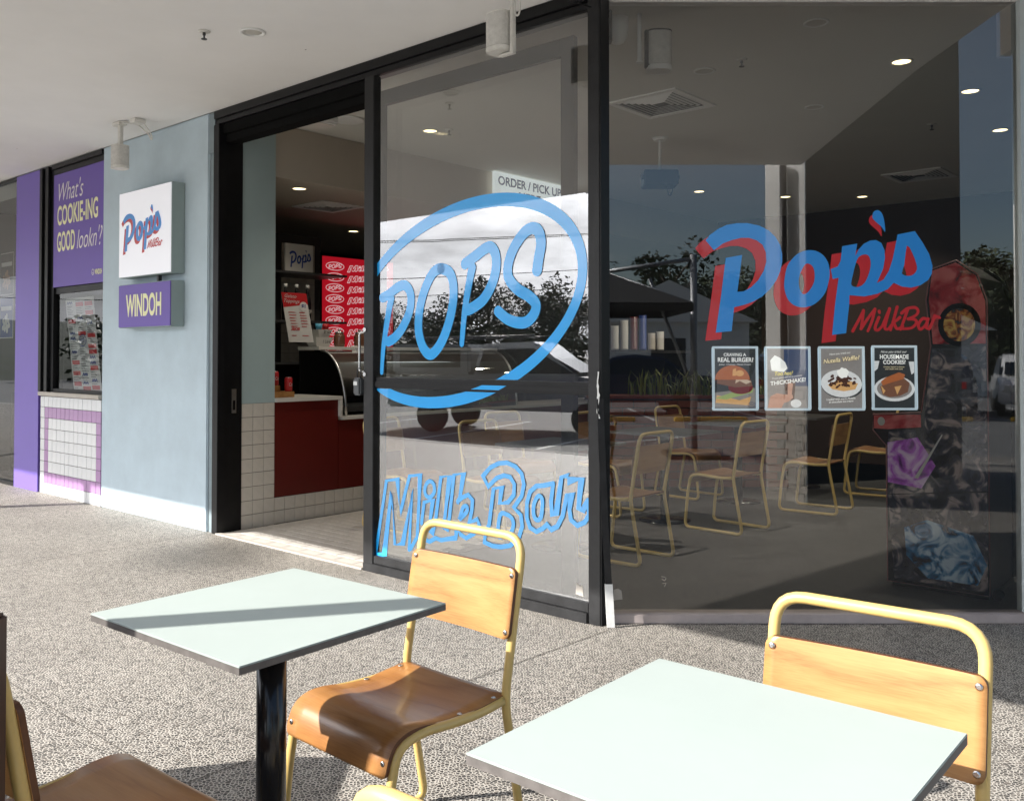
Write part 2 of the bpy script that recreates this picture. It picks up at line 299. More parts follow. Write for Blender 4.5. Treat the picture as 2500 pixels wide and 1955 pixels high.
# ------------------------------------------------------------------ mesh tools
class MB:
    def __init__(s): s.v = []; s.f = []; s.sm = []
    def add(s, vs, fs, smooth=False):
        o = len(s.v); s.v += [tuple(p) for p in vs]; s.f += [tuple(i+o for i in f) for f in fs]; s.sm += [smooth]*len(fs); return s
    def box(s, x0, x1, y0, y1, z0, z1):
        return s.add([(x0,y0,z0),(x1,y0,z0),(x1,y1,z0),(x0,y1,z0),(x0,y0,z1),(x1,y0,z1),(x1,y1,z1),(x0,y1,z1)],
                     [(0,3,2,1),(4,5,6,7),(0,1,5,4),(1,2,6,5),(2,3,7,6),(3,0,4,7)])
    def prism(s, poly, y0, y1):            # polygon in x,z pushed along y
        n = len(poly); vs = [(p[0], y0, p[1]) for p in poly]+[(p[0], y1, p[1]) for p in poly]
        return s.add(vs, [tuple(range(n)), tuple(range(2*n-1, n-1, -1))]+[(i, n+i, n+(i+1) % n, (i+1) % n) for i in range(n)])
    def slab(s, poly, z0, z1):             # polygon in x,y pushed along z
        n = len(poly); vs = [(p[0], p[1], z0) for p in poly]+[(p[0], p[1], z1) for p in poly]
        return s.add(vs, [tuple(range(n-1, -1, -1)), tuple(range(n, 2*n))]+[(i, (i+1) % n, n+(i+1) % n, n+i) for i in range(n)])
    def tube(s, pts, r, seg=10, closed=False, cap=True):
        P = [Vector(p) for p in pts]; n = len(P); rr = r if isinstance(r, (list, tuple)) else [r]*n
        vs = []; up = None
        for i in range(n):
            a = P[i-1] if (i or closed) else P[i]; b = P[(i+1) % n] if (i < n-1 or closed) else P[i]
            t = (b-a).normalized()
            if up is None:
                up = Vector((0,0,1)) if abs(t.z) < 0.9 else Vector((1,0,0))
            up = (up-t*up.dot(t)).normalized(); sd = t.cross(up)
            for k in range(seg):
                q = 2*math.pi*k/seg; vs.append(P[i]+(up*math.cos(q)+sd*math.sin(q))*rr[i])
        fs = []
        for i in range(n if closed else n-1):
            for k in range(seg):
                a = i*seg+k; b = i*seg+(k+1) % seg; c = ((i+1) % n)*seg+(k+1) % seg; d = ((i+1) % n)*seg+k
                fs.append((a, d, c, b))
        s.add(vs, fs, True)
        if cap and not closed:
            o = len(s.v)-len(vs)
            s.f += [tuple(o+k for k in range(seg)), tuple(o+(n-1)*seg+k for k in range(seg-1, -1, -1))]; s.sm += [False, False]
        return s
    def lathe(s, prof, c=(0,0,0), seg=20, smooth=True, axis='z'):
        vs = []; n = len(prof)
        for r, z in prof:
            for k in range(seg):
                q = 2*math.pi*k/seg
                p = (r*math.cos(q), r*math.sin(q), z)
                if axis == 'y': p = (p[0], p[2], p[1])
                if axis == 'x': p = (p[2], p[0], p[1])
                vs.append((c[0]+p[0], c[1]+p[1], c[2]+p[2]))
        fs = []
        for i in range(n-1):
            for k in range(seg): fs.append((i*seg+k, i*seg+(k+1) % seg, (i+1)*seg+(k+1) % seg, (i+1)*seg+k))
        s.add(vs, fs, smooth); o = len(s.v)-len(vs)
        s.f += [tuple(o+k for k in range(seg-1, -1, -1)), tuple(o+(n-1)*seg+k for k in range(seg))]; s.sm += [False, False]
        return s
    def ribbon(s, pts, w0, w1=None, y=0.0, closed=False, cap=6, th=0.0012):     # brush stroke in x,z, facing -y
        w1 = w0 if w1 is None else w1; P = [Vector(p) for p in pts]; n = len(P)
        L = []; Rr = []
        for i in range(n):
            a = P[i-1] if (i or closed) else P[i]; b = P[(i+1) % n] if (i < n-1 or closed) else P[i]
            t = (b-a).normalized(); nn = Vector((-t.y, t.x)); w = (w0+(w1-w0)*i/(n-1))/2
            d0 = (P[i]-a); d0 = d0.normalized() if d0.length > 1e-9 else t
            k = 1/max(0.55, abs(d0.dot(t)))
            L.append(P[i]+nn*w*k); Rr.append(P[i]-nn*w*k)
        vs = [(p.x, y, p.y) for p in L]+[(p.x, y, p.y) for p in Rr]
        fs = [(i, n+i, n+(i+1) % n, (i+1) % n) for i in range(n if closed else n-1)]
        s.add(vs, fs)
        if not closed and cap:
            for (c, d, w) in ((P[0], (P[0]-P[1]).normalized(), w0/2), (P[-1], (P[-1]-P[-2]).normalized(), w1/2)):
                nn = Vector((-d.y, d.x)); arc = [c+(nn*math.cos(math.pi*k/cap)+d*math.sin(math.pi*k/cap))*w for k in range(cap+1)]
                s.add([(p.x, y, p.y) for p in arc], [tuple(range(cap+1))])
        return s
    def ellipse(s, cx, cz, rx, rz, y, seg=28, rot=0.0):
        ca, sa = math.cos(rot), math.sin(rot)
        return s.add([(cx+rx*math.cos(q)*ca-rz*math.sin(q)*sa, y, cz+rx*math.cos(q)*sa+rz*math.sin(q)*ca) for q in (2*math.pi*k/seg for k in range(seg))], [tuple(range(seg))])
    def flat(s, poly, y): return s.add([(p[0], y, p[1]) for p in poly], [tuple(range(len(poly)))])
    def mesh(s, name, bev=0.0, bseg=2):
        me = bpy.data.meshes.new(name); me.from_pydata(s.v, [], s.f); me.update()
        me.polygons.foreach_set('use_smooth', s.sm)
        if bev:
            bm = bmesh.new(); bm.from_mesh(me); bmesh.ops.remove_doubles(bm, verts=bm.verts, dist=1e-6)
            eds = [e for e in bm.edges if len(e.link_faces) == 2 and e.calc_face_angle() > 0.5]
            bmesh.ops.bevel(bm, geom=eds, offset=bev, segments=bseg, affect='EDGES', clamp_overlap=True)
            bm.to_mesh(me); bm.free()
        return me
def fillet(pts, rad, n=5):
    P = [Vector(p) for p in pts]; out = [P[0]]
    for i in range(1, len(P)-1):
        a, b, c = P[i-1], P[i], P[i+1]; d1 = (a-b); d2 = (c-b); r = min(rad if not isinstance(rad, dict) else rad.get(i, 0.03), d1.length*0.48, d2.length*0.48)
        p, q = b+d1.normalized()*r, b+d2.normalized()*r
        for k in range(n+1):
            t = k/n; out.append(p*(1-t)**2+b*2*t*(1-t)+q*t*t)
    return out+[P[-1]]
def smooth_path(pts, n=6, closed=False):
    P = [Vector(p) for p in pts]; m = len(P); out = []
    rng = range(m) if closed else range(m-1)
    for i in rng:
        p0 = P[(i-1) % m] if (closed or i) else P[0]; p1 = P[i]; p2 = P[(i+1) % m]; p3 = P[(i+2) % m] if (closed or i+2 < m) else P[-1]
        for k in range(n):
            t = k/n; out.append(0.5*((2*p1)+(p2-p0)*t+(2*p0-5*p1+4*p2-p3)*t*t+(3*p1-p0-3*p2+p3)*t**3))
    if not closed: out.append(P[-1])
    return out
ORG = {}
def put(name, mb, m, parent=None, org=(0, 0, 0), frame='w', bev=0.0, **props):
    me = mb if isinstance(mb, bpy.types.Mesh) else mb.mesh(name, bev)
    if isinstance(m, (list, tuple)):
        for q in m: me.materials.append(q)
    else: me.materials.append(m)
    o = bpy.data.objects.new(name, me); COL.objects.link(o)
    if parent is not None:
        org = ORG[parent.name]; o.parent = parent
    else:
        if frame == 'f': o.location = W(*org); o.rotation_euler = (0, 0, ANG)
        else: o.location = org
    ORG[o.name] = org
    if org != (0, 0, 0): me.transform(Matrix.Translation((-org[0], -org[1], -org[2])))
    for k, v in props.items():
        if v is not None: o['category' if k == 'cat' else k] = v
    return o
def thing(name, label, cat, org=(0, 0, 0), frame='w', rz=0.0, group=None):
    o = bpy.data.objects.new(name, None); COL.objects.link(o); o.empty_display_size = 0.1
    if frame == 'f': o.location = W(*org); o.rotation_euler = (0, 0, ANG); ORG[o.name] = org
    elif frame == 'l': o.location = org; o.rotation_euler = (0, 0, rz); ORG[o.name] = (0, 0, 0)      # parts in the thing's own axes
    else: o.location = org; o.rotation_euler = (0, 0, rz); ORG[o.name] = org
    o['label'] = label; o['category'] = cat
    if group: o['group'] = group
    return o
def share(name, me, m, parent, loc, rot=(0, 0, 0)):       # one more piece from shared mesh data, at a place in the parent's frame
    o = bpy.data.objects.new(name, me); COL.objects.link(o); o.parent = parent
    og = ORG[parent.name]; o.location = (loc[0]-og[0], loc[1]-og[1], loc[2]-og[2]); o.rotation_euler = rot
    ORG[o.name] = og
    if m is not None and not me.materials: me.materials.append(m)
    return o
def dup(root, loc, rz, label=None, group=None):
    r = root.copy(); COL.objects.link(r); r.location = loc; r.rotation_euler = (0, 0, rz)
    if label: r['label'] = label
    if group: r['group'] = group
    for ch in list(root.children):
        c = ch.copy(); COL.objects.link(c); c.parent = r
        for g in list(ch.children):
            d = g.copy(); COL.objects.link(d); d.parent = c
    return r
def curve_mesh(cu, name):
    o = bpy.data.objects.new('tmp_'+name, cu); COL.objects.link(o)
    dg = bpy.context.evaluated_depsgraph_get(); me = bpy.data.meshes.new_from_object(o.evaluated_get(dg)); me.name = name
    bpy.data.objects.remove(o); bpy.data.curves.remove(cu)
    for p in me.polygons: p.use_smooth = False
    return me
def shape(name, loops, th=0.0):           # filled flat shape with holes; loops in x,y
    cu = bpy.data.curves.new(name, 'CURVE'); cu.dimensions = '2D'; cu.fill_mode = 'BOTH' if th else 'FRONT'; cu.extrude = th
    for L in loops:
        sp = cu.splines.new('POLY'); sp.points.add(len(L)-1)
        for i, p in enumerate(L): sp.points[i].co = (p[0], p[1], 0, 1)
        sp.use_cyclic_u = True
    return curve_mesh(cu, name)
def lettering(name, text, box, y, m, parent, shear=0.0, bold=0.0, align='CENTER', rot=0.0, spacing=1.0, th=0.0, swap=None, line=1.0):
    """lettering fitted to box = (x0, x1, z0, z1) on a plane at depth y, facing -y (swap='yz': lies on an x plane, see below)"""
    cu = bpy.data.curves.new(name, 'FONT'); cu.body = text; cu.size = 1.0; cu.shear = shear; cu.offset = bold; cu.align_x = align
    cu.space_character = spacing; cu.fill_mode = 'FRONT' if not th else 'BOTH'; cu.extrude = th; cu.resolution_u = 5; cu.space_line = line
    me = curve_mesh(cu, name)
    xs = [v.co.x for v in me.vertices]; ys = [v.co.y for v in me.vertices]
    x0, x1, y0, y1 = min(xs), max(xs), min(ys), max(ys); bx0, bx1, bz0, bz1 = box
    ca, sa = math.cos(rot), math.sin(rot); cx, cz = (bx0+bx1)/2, (bz0+bz1)/2
    for v in me.vertices:
        a = (v.co.x-x0)/(x1-x0)*(bx1-bx0)-(bx1-bx0)/2; b = (v.co.y-y0)/(y1-y0)*(bz1-bz0)-(bz1-bz0)/2
        X, Z = cx+a*ca-b*sa, cz+a*sa+b*ca
        v.co = (X, y-v.co.z, Z) if swap is None else (swap, X, Z)      # swap: on a plane u = swap, reading along +y (n), facing +x
    return put(name, me, m, parent)
POPS_STROKES = [
  ([(-1.714, 1.753), (-1.655, 1.772), (-1.572, 1.812), (-1.506, 1.822), (-1.462, 1.788), (-1.446, 1.729), (-1.465, 1.646), (-1.527, 1.555), (-1.596, 1.497), (-1.657, 1.471)], 0.0564, 0.0564),
  ([(-1.632, 1.745), (-1.657, 1.652), (-1.687, 1.524), (-1.708, 1.413), (-1.721, 1.275)], 0.0528, 0.0273),
  ([(-1.179, 1.907), (-1.11, 1.88), (-1.076, 1.81), (-1.076, 1.706), (-1.109, 1.587), (-1.166, 1.475), (-1.236, 1.403), (-1.289, 1.393), (-1.343, 1.444), (-1.376, 1.536), (-1.37, 1.651), (-1.332, 1.766), (-1.272, 1.861), (-1.225, 1.898), (-1.179, 1.907)], 0.0583, 0.0583),
  ([(-0.978, 1.922), (-0.889, 1.963), (-0.814, 1.999), (-0.77, 2.002), (-0.736, 1.961), (-0.73, 1.884), (-0.761, 1.793), (-0.824, 1.711), (-0.899, 1.668), (-0.951, 1.65)], 0.0583, 0.0583),
  ([(-0.919, 1.896), (-0.948, 1.787), (-0.981, 1.631), (-1.003, 1.45)], 0.0528, 0.0310),
  ([(-0.426, 1.85), (-0.416, 1.908), (-0.398, 1.995), (-0.417, 2.063), (-0.465, 2.084), (-0.528, 2.056), (-0.598, 1.981), (-0.638, 1.893), (-0.633, 1.817), (-0.568, 1.753), (-0.489, 1.712), (-0.436, 1.666), (-0.446, 1.614), (-0.499, 1.57), (-0.568, 1.566), (-0.648, 1.59), (-0.714, 1.634)], 0.0601, 0.0546),
]
MILK_BAR_PATHS = [
  [(-1.778, 0.105), (-1.673, 0.588), (-1.568, 0.608), (-1.542, 0.4), (-1.456, 0.637), (-1.361, 0.652), (-1.37, 0.49), (-1.386, 0.27), (-1.447, 0.187)],
  [(-1.778, 0.105), (-1.691, 0.12), (-1.627, 0.516), (-1.591, 0.194), (-1.517, 0.21), (-1.432, 0.545), (-1.459, 0.182)],
  [(-1.274, 0.621), (-1.24, 0.605), (-1.235, 0.561), (-1.267, 0.526), (-1.304, 0.529), (-1.318, 0.559), (-1.306, 0.599), (-1.274, 0.621)],
  [(-1.346, 0.358), (-1.323, 0.489), (-1.247, 0.509), (-1.267, 0.399), (-1.281, 0.322), (-1.258, 0.305), (-1.221, 0.398), (-1.177, 0.655), (-1.101, 0.668), (-1.132, 0.49), (-1.154, 0.35), (-1.131, 0.347), (-1.105, 0.418), (-1.066, 0.677), (-0.987, 0.693), (-1.017, 0.552), (-1.035, 0.519)],
  [(-1.035, 0.525), (-0.992, 0.554), (-0.949, 0.571), (-0.915, 0.544), (-0.919, 0.489), (-0.94, 0.413), (-0.877, 0.439), (-0.856, 0.399), (-0.906, 0.35), (-0.966, 0.318), (-1.017, 0.336), (-1.043, 0.364), (-1.052, 0.307), (-1.131, 0.29), (-1.176, 0.278), (-1.221, 0.285), (-1.276, 0.256), (-1.322, 0.265), (-1.341, 0.314)],
  [(-1.017, 0.428), (-0.991, 0.493), (-0.961, 0.502), (-0.961, 0.472), (-1.009, 0.429), (-1.017, 0.428)],
  [(-0.831, 0.691), (-0.774, 0.744), (-0.709, 0.773), (-0.646, 0.781), (-0.583, 0.765), (-0.537, 0.728), (-0.521, 0.671), (-0.537, 0.606), (-0.595, 0.536), (-0.544, 0.501), (-0.533, 0.439), (-0.56, 0.371), (-0.622, 0.322), (-0.693, 0.304), (-0.757, 0.301), (-0.819, 0.314), (-0.811, 0.369), (-0.782, 0.42), (-0.749, 0.626), (-0.685, 0.641), (-0.701, 0.548), (-0.638, 0.561), (-0.595, 0.606), (-0.591, 0.665), (-0.622, 0.703), (-0.669, 0.708), (-0.725, 0.688), (-0.79, 0.635), (-0.831, 0.691)],
  [(-0.697, 0.484), (-0.646, 0.492), (-0.606, 0.471), (-0.599, 0.431), (-0.622, 0.387), (-0.669, 0.369), (-0.713, 0.369), (-0.697, 0.484)],
  [(-0.313, 0.696), (-0.379, 0.679), (-0.431, 0.671), (-0.476, 0.635), (-0.499, 0.57), (-0.499, 0.489), (-0.476, 0.44), (-0.431, 0.423), (-0.386, 0.445), (-0.357, 0.471), (-0.328, 0.447), (-0.285, 0.469), (-0.249, 0.529), (-0.22, 0.644), (-0.189, 0.658), (-0.203, 0.568), (-0.193, 0.514), (-0.151, 0.491), (-0.103, 0.513), (-0.075, 0.555), (-0.079, 0.614)],
  [(-0.313, 0.696), (-0.328, 0.599), (-0.321, 0.521), (-0.292, 0.535), (-0.256, 0.735), (-0.21, 0.747), (-0.213, 0.717), (-0.123, 0.736), (-0.144, 0.574), (-0.116, 0.572), (-0.082, 0.63)],
  [(-0.416, 0.618), (-0.39, 0.604), (-0.39, 0.547), (-0.401, 0.5), (-0.431, 0.488), (-0.45, 0.518), (-0.446, 0.575), (-0.416, 0.618)],
]
# ================================================================== the setting
def world_slab(name, poly, z0, z1, m, **p):
    return put(name, MB().slab(poly, z0, z1), m, **p)
def un2w(l): return [tuple(W(u, n)[:2]) for u, n in l]
asph = put('car_park', MB().add([(-400,-400,-0.13),(400,-400,-0.13),(400,400,-0.13),(-400,400,-0.13)], [(0,1,2,3)]), M['asphalt'], kind='structure')
foot = un2w([(-30,-6.3),(9,-6.3)])+[(9.0,-1.2),(9.0,4.76),(0.44,4.76)]+un2w([(0,0.02),(-30,0.02)])
pave = world_slab('footpath', foot, -0.128, 0.0, PEB, kind='structure')
kerb = put('kerb', MB().box(-30, 9, -6.5, -6.302, -0.126, 0.004), M['concrete'], frame='f', kind='structure', bev=0.012)
# saw cuts in the footpath
jm = mat('saw cut', (0.10, 0.088, 0.075), 0.9)
def joint(p, q, w=0.006):
    a, b = Vector(p), Vector(q); d = (b-a).normalized(); s = Vector((-d.y, d.x))*w/2
    put('saw_cut', MB().add([(*(a-s), 0.003), (*(b-s), 0.003), (*(b+s), 0.003), (*(a+s), 0.003)], [(0,1,2,3)]), jm, pave)
joint(W(-3.72,-0.03)[:2], W(-3.6,-6.2)[:2]); joint(W(0.08,-0.02)[:2], W(-0.1,-6.2)[:2], 0.005); joint(W(-3.66,-2.3)[:2], W(-0.02,-2.3)[:2], 0.004); joint(W(-12,-1.65)[:2], W(-3.68,-1.65)[:2], 0.004)
joint((1.9,4.74), (2.3,0.2), 0.004)
fl_poly = un2w([(-3.62,0.02),(0,0.02)])+[(0.44,4.78),(9,4.78),(9,16)]+un2w([(2.5,14),(-12,14),(-12,0.6),(-3.62,0.6)])
indoor = world_slab('indoor_floor', fl_poly, -0.1, 0.001, M['floor_in'], kind='structure')
roof_poly = un2w([(-14,0.05),(0,0.05)])+[(0.46,4.80),(9,4.80),(9,17)]+un2w([(2.5,15),(-14,15)])
ceil = world_slab('ceiling', roof_poly, 3.3, 3.62, M['ceil'], kind='structure')
# soffit: flat strip along both glass fronts, then falling to the fascia
n_f, n_e, y_f, y_e, z_e, XR = -1.58, -4.163, 3.44, 0.996, 3.176, 2.72
def n_at(y, n):      # x where the line n = const meets y = const
    return CX+(n-Ux*(y-CY))/(-Uy)
A = [tuple(W(-30,0.0)[:2]), (CX,CY), (0.445,F2Y+0.03), (XR,F2Y+0.03), (XR,y_f), (n_at(y_f,n_f),y_f), tuple(W(-30,n_f)[:2])]
B = [A[6], A[5], (n_at(y_e,n_e),y_e), tuple(W(-30,n_e)[:2])]
sm_ = MB()
sm_.add([(*p, 3.3) for p in A], [tuple(range(6,-1,-1))])
sm_.add([(*B[0],3.3),(*B[1],3.3),(*B[2],z_e),(*B[3],z_e)], [(0,1,2,3)])
sm_.add([(*B[1],3.3),(XR,y_f,3.3),(XR,y_e,z_e),(*B[2],z_e)], [(0,1,2,3)])
sm_.add([(*B[3],z_e),(*B[2],z_e),(XR,y_e,z_e),(*B[3],3.75),(*B[2],3.75),(XR,y_e,3.75)], [(0,1,4,3),(1,2,5,4)])
sm_.add([(*A[0],3.75),(CX,CY,3.75),(XR,F2Y+0.03,3.75),(XR,y_e,3.75),(*B[2],3.75),(*B[3],3.75)], [(0,1,2,3,4,5)])
sm_.add([(XR,y_e,z_e),(XR,y_f,3.3),(XR,F2Y+0.03,3.3),(XR,F2Y+0.03,3.75),(XR,y_e,3.75)], [(0,1,2,3,4)])
put('soffit', sm_, M['soffit'], kind='structure')
put('eave', MB().box(XR+0.002, 9, 4.5, 5.1, 3.05, 3.75), M['soffit'], kind='structure')

# indoor walls
put('back_wall', MB().box(-3.0, 6.0, 8.0, 8.15, 0, 3.298), M['brownwall'], org=(0,8,0), frame='f', label='dark brown back wall deep inside the room', cat='wall')
blackwall = mat('black kitchen wall', (0.012,0.011,0.011), 0.7)
put('kitchen_wall', MB().box(-12, -3.002, 8.0, 8.12, 0, 3.298), blackwall, org=(-7,8,0), frame='f', label='dark rear wall behind the kitchen', cat='wall')
put('side_wall', MB().box(7.4, 7.5, 4.9, 12, 0, 3.298), M['brownwall'], org=(7.4,5,0), label='dark brown side wall right of the arcade machine', cat='wall')
put('kitchen_side_wall', MB().box(-8.0, -7.9, 0.62, 8.0, 0, 3.298), blackwall, org=(-8,1,0), frame='f', label='dark wall at the far end of the kitchen', cat='wall')
put('bulkhead', MB().box(-7.9, -3.66, 0.54, 7.99, 2.86, 3.296), M['creamwall'], org=(-5,2,2.86), frame='f', label='cream bulkhead lowered over the serving counter', cat='bulkhead')
put('party_wall', MB().box(-9.2, -9.1, 0.12, 6, 0, 3.298), M['darkmetal'], org=(-9.1,1,0), frame='f', label='dark wall inside the neighbouring shop', cat='wall')

# ------------------------------------------------------------------ left shopfront (purple)
put('rendered_column', MB().box(-5.605, -3.782, 0.0, 0.52, 0, 3.298), M['render'], org=(-4.7,0,0), frame='f', bev=0.008, label='pale blue rendered column carrying the two square signs', cat='column')
put('column_edge_trim', MB().box(-3.779, -3.705, 0.018, 0.5, 0, 3.29).box(-3.785,-3.700,0.006,0.03,2.98,3.292), M['render_dk'], org=(-3.74,0,0), frame='f', label='narrow grey-blue painted strip between column and black door frame', cat='trim')
put('purple_panel', MB().box(-7.615, -6.999, -0.012, 0.05, 0.0, 3.285), M['purple'], org=(-7.3,0,0), frame='f', bev=0.002, label='tall plain purple panel between the shop windows', cat='panel')
t = thing('takeaway_window', 'black framed takeaway window with purple poster above and tilted menu', 'window', (-6.3,0,1.0), 'f')
fb = MB()
for u0, u1, n0, n1 in ((-6.996,-6.93,-0.02,0.12),(-6.93,-6.87,0.004,0.12),(-6.87,-6.80,-0.012,0.12),(-6.80,-6.725,0.018,0.12)): fb.box(u0,u1,n0,n1,1.022,3.29)
fr_ = put('frame', fb, M['black'], t, bev=0.003)
put('head_rail', MB().box(-6.72,-5.612,-0.014,0.10,3.245,3.29).box(-6.72,-5.612,0.008,0.10,3.19,3.243), M['black'], t, bev=0.003)
put('frame', MB().box(-5.64,-5.608,0.03,0.10,1.03,3.188).box(-6.722,-5.642,0.035,0.09,2.0,2.06).box(-6.722,-5.642,0.02,0.1,1.022,1.055), M['black'], t)
ps = put('poster', MB().box(-6.722,-5.612,0.012,0.03,2.065,3.188), M['purple_sign'], t)
put('pane', MB().add([(-6.72,0.05,1.05),(-5.64,0.05,1.05),(-5.64,0.05,2.0),(-6.72,0.05,2.0)],[(0,1,2,3)]), G3, t)
lettering('lettering', "What's", (-6.604,-6.047,2.914,3.098), 0.0095, M['offwhite'], ps, shear=0.32, bold=-0.004)
lettering('lettering', 'COOKIE-ING', (-6.630,-5.733,2.672,2.870), 0.0095, M['cream'], ps, bold=0.022, spacing=1.0)
lettering('lettering', 'GOOD', (-6.630,-6.223,2.412,2.609), 0.0095, M['cream'], ps, bold=0.022, spacing=1.0)
lettering('lettering', "lookn'?", (-6.179,-5.637,2.412,2.60), 0.0095, M['offwhite'], ps, shear=0.32, bold=-0.004)
lettering('lettering', 'WINDOH', (-5.791,-5.645,2.141,2.192), 0.0095, M['cream'], ps, bold=0.03)
put('emblem', MB().ribbon([(-5.83+0.022*math.cos(q),2.167+0.026*math.sin(q)) for q in (k*math.pi/8 for k in range(16))],0.006,y=0.0095,closed=True).ribbon([(-5.84,2.16),(-5.82,2.16)],0.005,y=0.0092), M['offwhite'], ps)
put('takeaway_window_room', MB().box(-6.99,-5.612,0.9,0.95,0,3.29).box(-6.99,-6.95,0.13,0.9,0,3.29).box(-6.95,-5.612,0.13,0.9,3.0,3.05).box(-6.95,-5.612,0.2,0.9,0.9,0.96), M['darkmetal'], org=(-6.3,0.5,0), frame='f', label='dim serving room behind the takeaway window', cat='room')
# tilted paper menu taped inside that window
t = thing('paper_menu', 'tilted printed paper menu taped inside the takeaway window', 'menu', (-6.2,0.075,1.03), 'f')
def menu_pt(a, b):      # a across 0..1, b down 0..1
    tl, tr, bl, br = Vector((-6.588,1.948)), Vector((-5.962,1.950)), Vector((-6.362,1.036)), Vector((-5.762,1.044))
    return (tl*(1-a)+tr*a)*(1-b)+(bl*(1-a)+br*a)*b
put('sheet', MB().flat([menu_pt(0,0),menu_pt(0,1),menu_pt(1,1),menu_pt(1,0)], 0.075), M['paper'], t)
ink = {'navy': MB(), 'red': MB(), 'grey': MB()}
rm = random.Random(3)
for col in range(3):
    y = 0.03
    while y < 0.96:
        a0 = 0.04+col*0.32
        k = rm.random()
        if k < 0.12: ink['red'].flat([menu_pt(a0,y),menu_pt(a0,y+0.045),menu_pt(a0+0.27,y+0.045),menu_pt(a0+0.27,y)],0.0735); y += 0.06
        elif k < 0.26: ink['navy'].ribbon([menu_pt(a0+0.02+i*0.03, y+0.02+0.012*(-1)**i) for i in range(7)],0.012,y=0.0735); y += 0.055
        else: ink['grey'].flat([menu_pt(a0,y),menu_pt(a0,y+0.006),menu_pt(a0+0.12+0.15*rm.random(),y+0.006),menu_pt(a0+0.12+0.15*rm.random(),y)],0.0735); y += 0.018
c_ = menu_pt(0.5,0.46)
ink['navy'].ribbon([(c_.x+0.075*math.cos(q), c_.y+0.055*math.sin(q)) for q in (k*math.pi/12 for k in range(24))],0.008,y=0.073,closed=True)
lettering('lettering', 'POPS', (c_.x-0.05,c_.x+0.05,c_.y-0.025,c_.y+0.025), 0.0728, M['navy'], t, rot=0.25)
put('print', ink['navy'], M['navy'], t, kind='stuff'); put('print', ink['red'], M['red'], t, kind='stuff'); put('print', ink['grey'], M['darkmetal'], t, kind='stuff')
# tiled wall under the window
t = thing('tiled_wall', 'low white tiled wall with a mauve tile square under the takeaway window', 'wall', (-6.3,0,0), 'f')
put('backing', MB().box(-6.965,-5.607,0.006,0.2,0,0.979), M['grout'], t)
tw, th_ = 1.354/14, 0.976/9
me_w = MB().box(-tw/2+0.0022,tw/2-0.0022,-0.003,0.008,-th_/2+0.0022,th_/2-0.0022).mesh('tile',0.0012,1); me_w.materials.append(M['tile'])
me_p = me_w.copy(); me_p.materials.clear(); me_p.materials.append(M['tile_purple'])
for r in range(9):
    for c in range(14):
        pur = (r in (1,7) and 1 <= c <= 13) or (1 <= r <= 7 and c in (1,13))
        share('tile', me_p if pur else me_w, None, t, (-6.962+tw*(c+0.5), rm.uniform(-0.0008,0.0008), 0.976-th_*(r+0.5)))
put('window_sill', MB().box(-6.972,-5.607,-0.03,0.16,0.981,1.02), M['sill'], org=(-6.3,0,0.98), frame='f', bev=0.004, label='thin stone sill above the low tiled wall', cat='sill')
# shop further left
t = thing('neighbour_shopfront', 'dark glass shopfront at the far left edge with small food posters', 'shopfront', (-9,0,0), 'f')
put('pane', MB().add([(-12,0.03,0.03),(-7.618,0.03,0.03),(-7.618,0.03,3.27),(-12,0.03,3.27)],[(0,1,2,3)]), G3, t)
put('sill_rail', MB().box(-12,-7.618,-0.01,0.07,0,0.03), M['black'], t); put('head_rail', MB().box(-12,-7.618,-0.01,0.07,3.27,3.29), M['black'], t)
t = thing('shop_interior', 'grey counter and wall seen dimly inside the far left shop', 'shop interior', (-9,1,0), 'f')
put('counter', MB().box(-12,-7.9,0.5,0.9,0,0.95), M['darkmetal'], t); put('wall', MB().box(-12,-7.66,2.6,2.7,0,3.29), M['darkmetal'], t)
put('ceiling_panel', MB().box(-12,-7.66,0.05,2.6,3.1,3.29), M['ceil'], t)
for i, (z0, z1, ci) in enumerate(((2.05,2.515,0),(1.575,2.03,1))):
    t = thing('food_poster', ['black food poster, upper of the two at the far left edge','black food poster with round platter, lower of the two at far left'][i], 'poster', (-8.02,0.05,z0), 'f', group='posters in the far left shop window')
    put('sheet', MB().flat([(-8.215,z0),(-7.842,z0),(-7.842,z1),(-8.215,z1)],0.05), M['paper'], t)
    put('panel', MB().flat([(-8.205,z0+0.01),(-7.852,z0+0.01),(-7.852,z1-0.01),(-8.205,z1-0.01)],0.048), M['navy' if i else 'black'], t)
    put('title_bar', MB().flat([(-8.18,z1-0.15),(-7.88,z1-0.15),(-7.88,z1-0.105),(-8.18,z1-0.105)],0.0465), M['paper'], t)
    fm = MB()
    for k in range(14): q = k*2.4; fm.ellipse(-8.03+0.1*math.sqrt(k/14)*math.cos(q), z0+0.16+0.1*math.sqrt(k/14)*math.sin(q), 0.028, 0.03, 0.046-k*0.0003, 8)
    put('food', fm, M['ply'] if i == 0 else M['paper'], t)

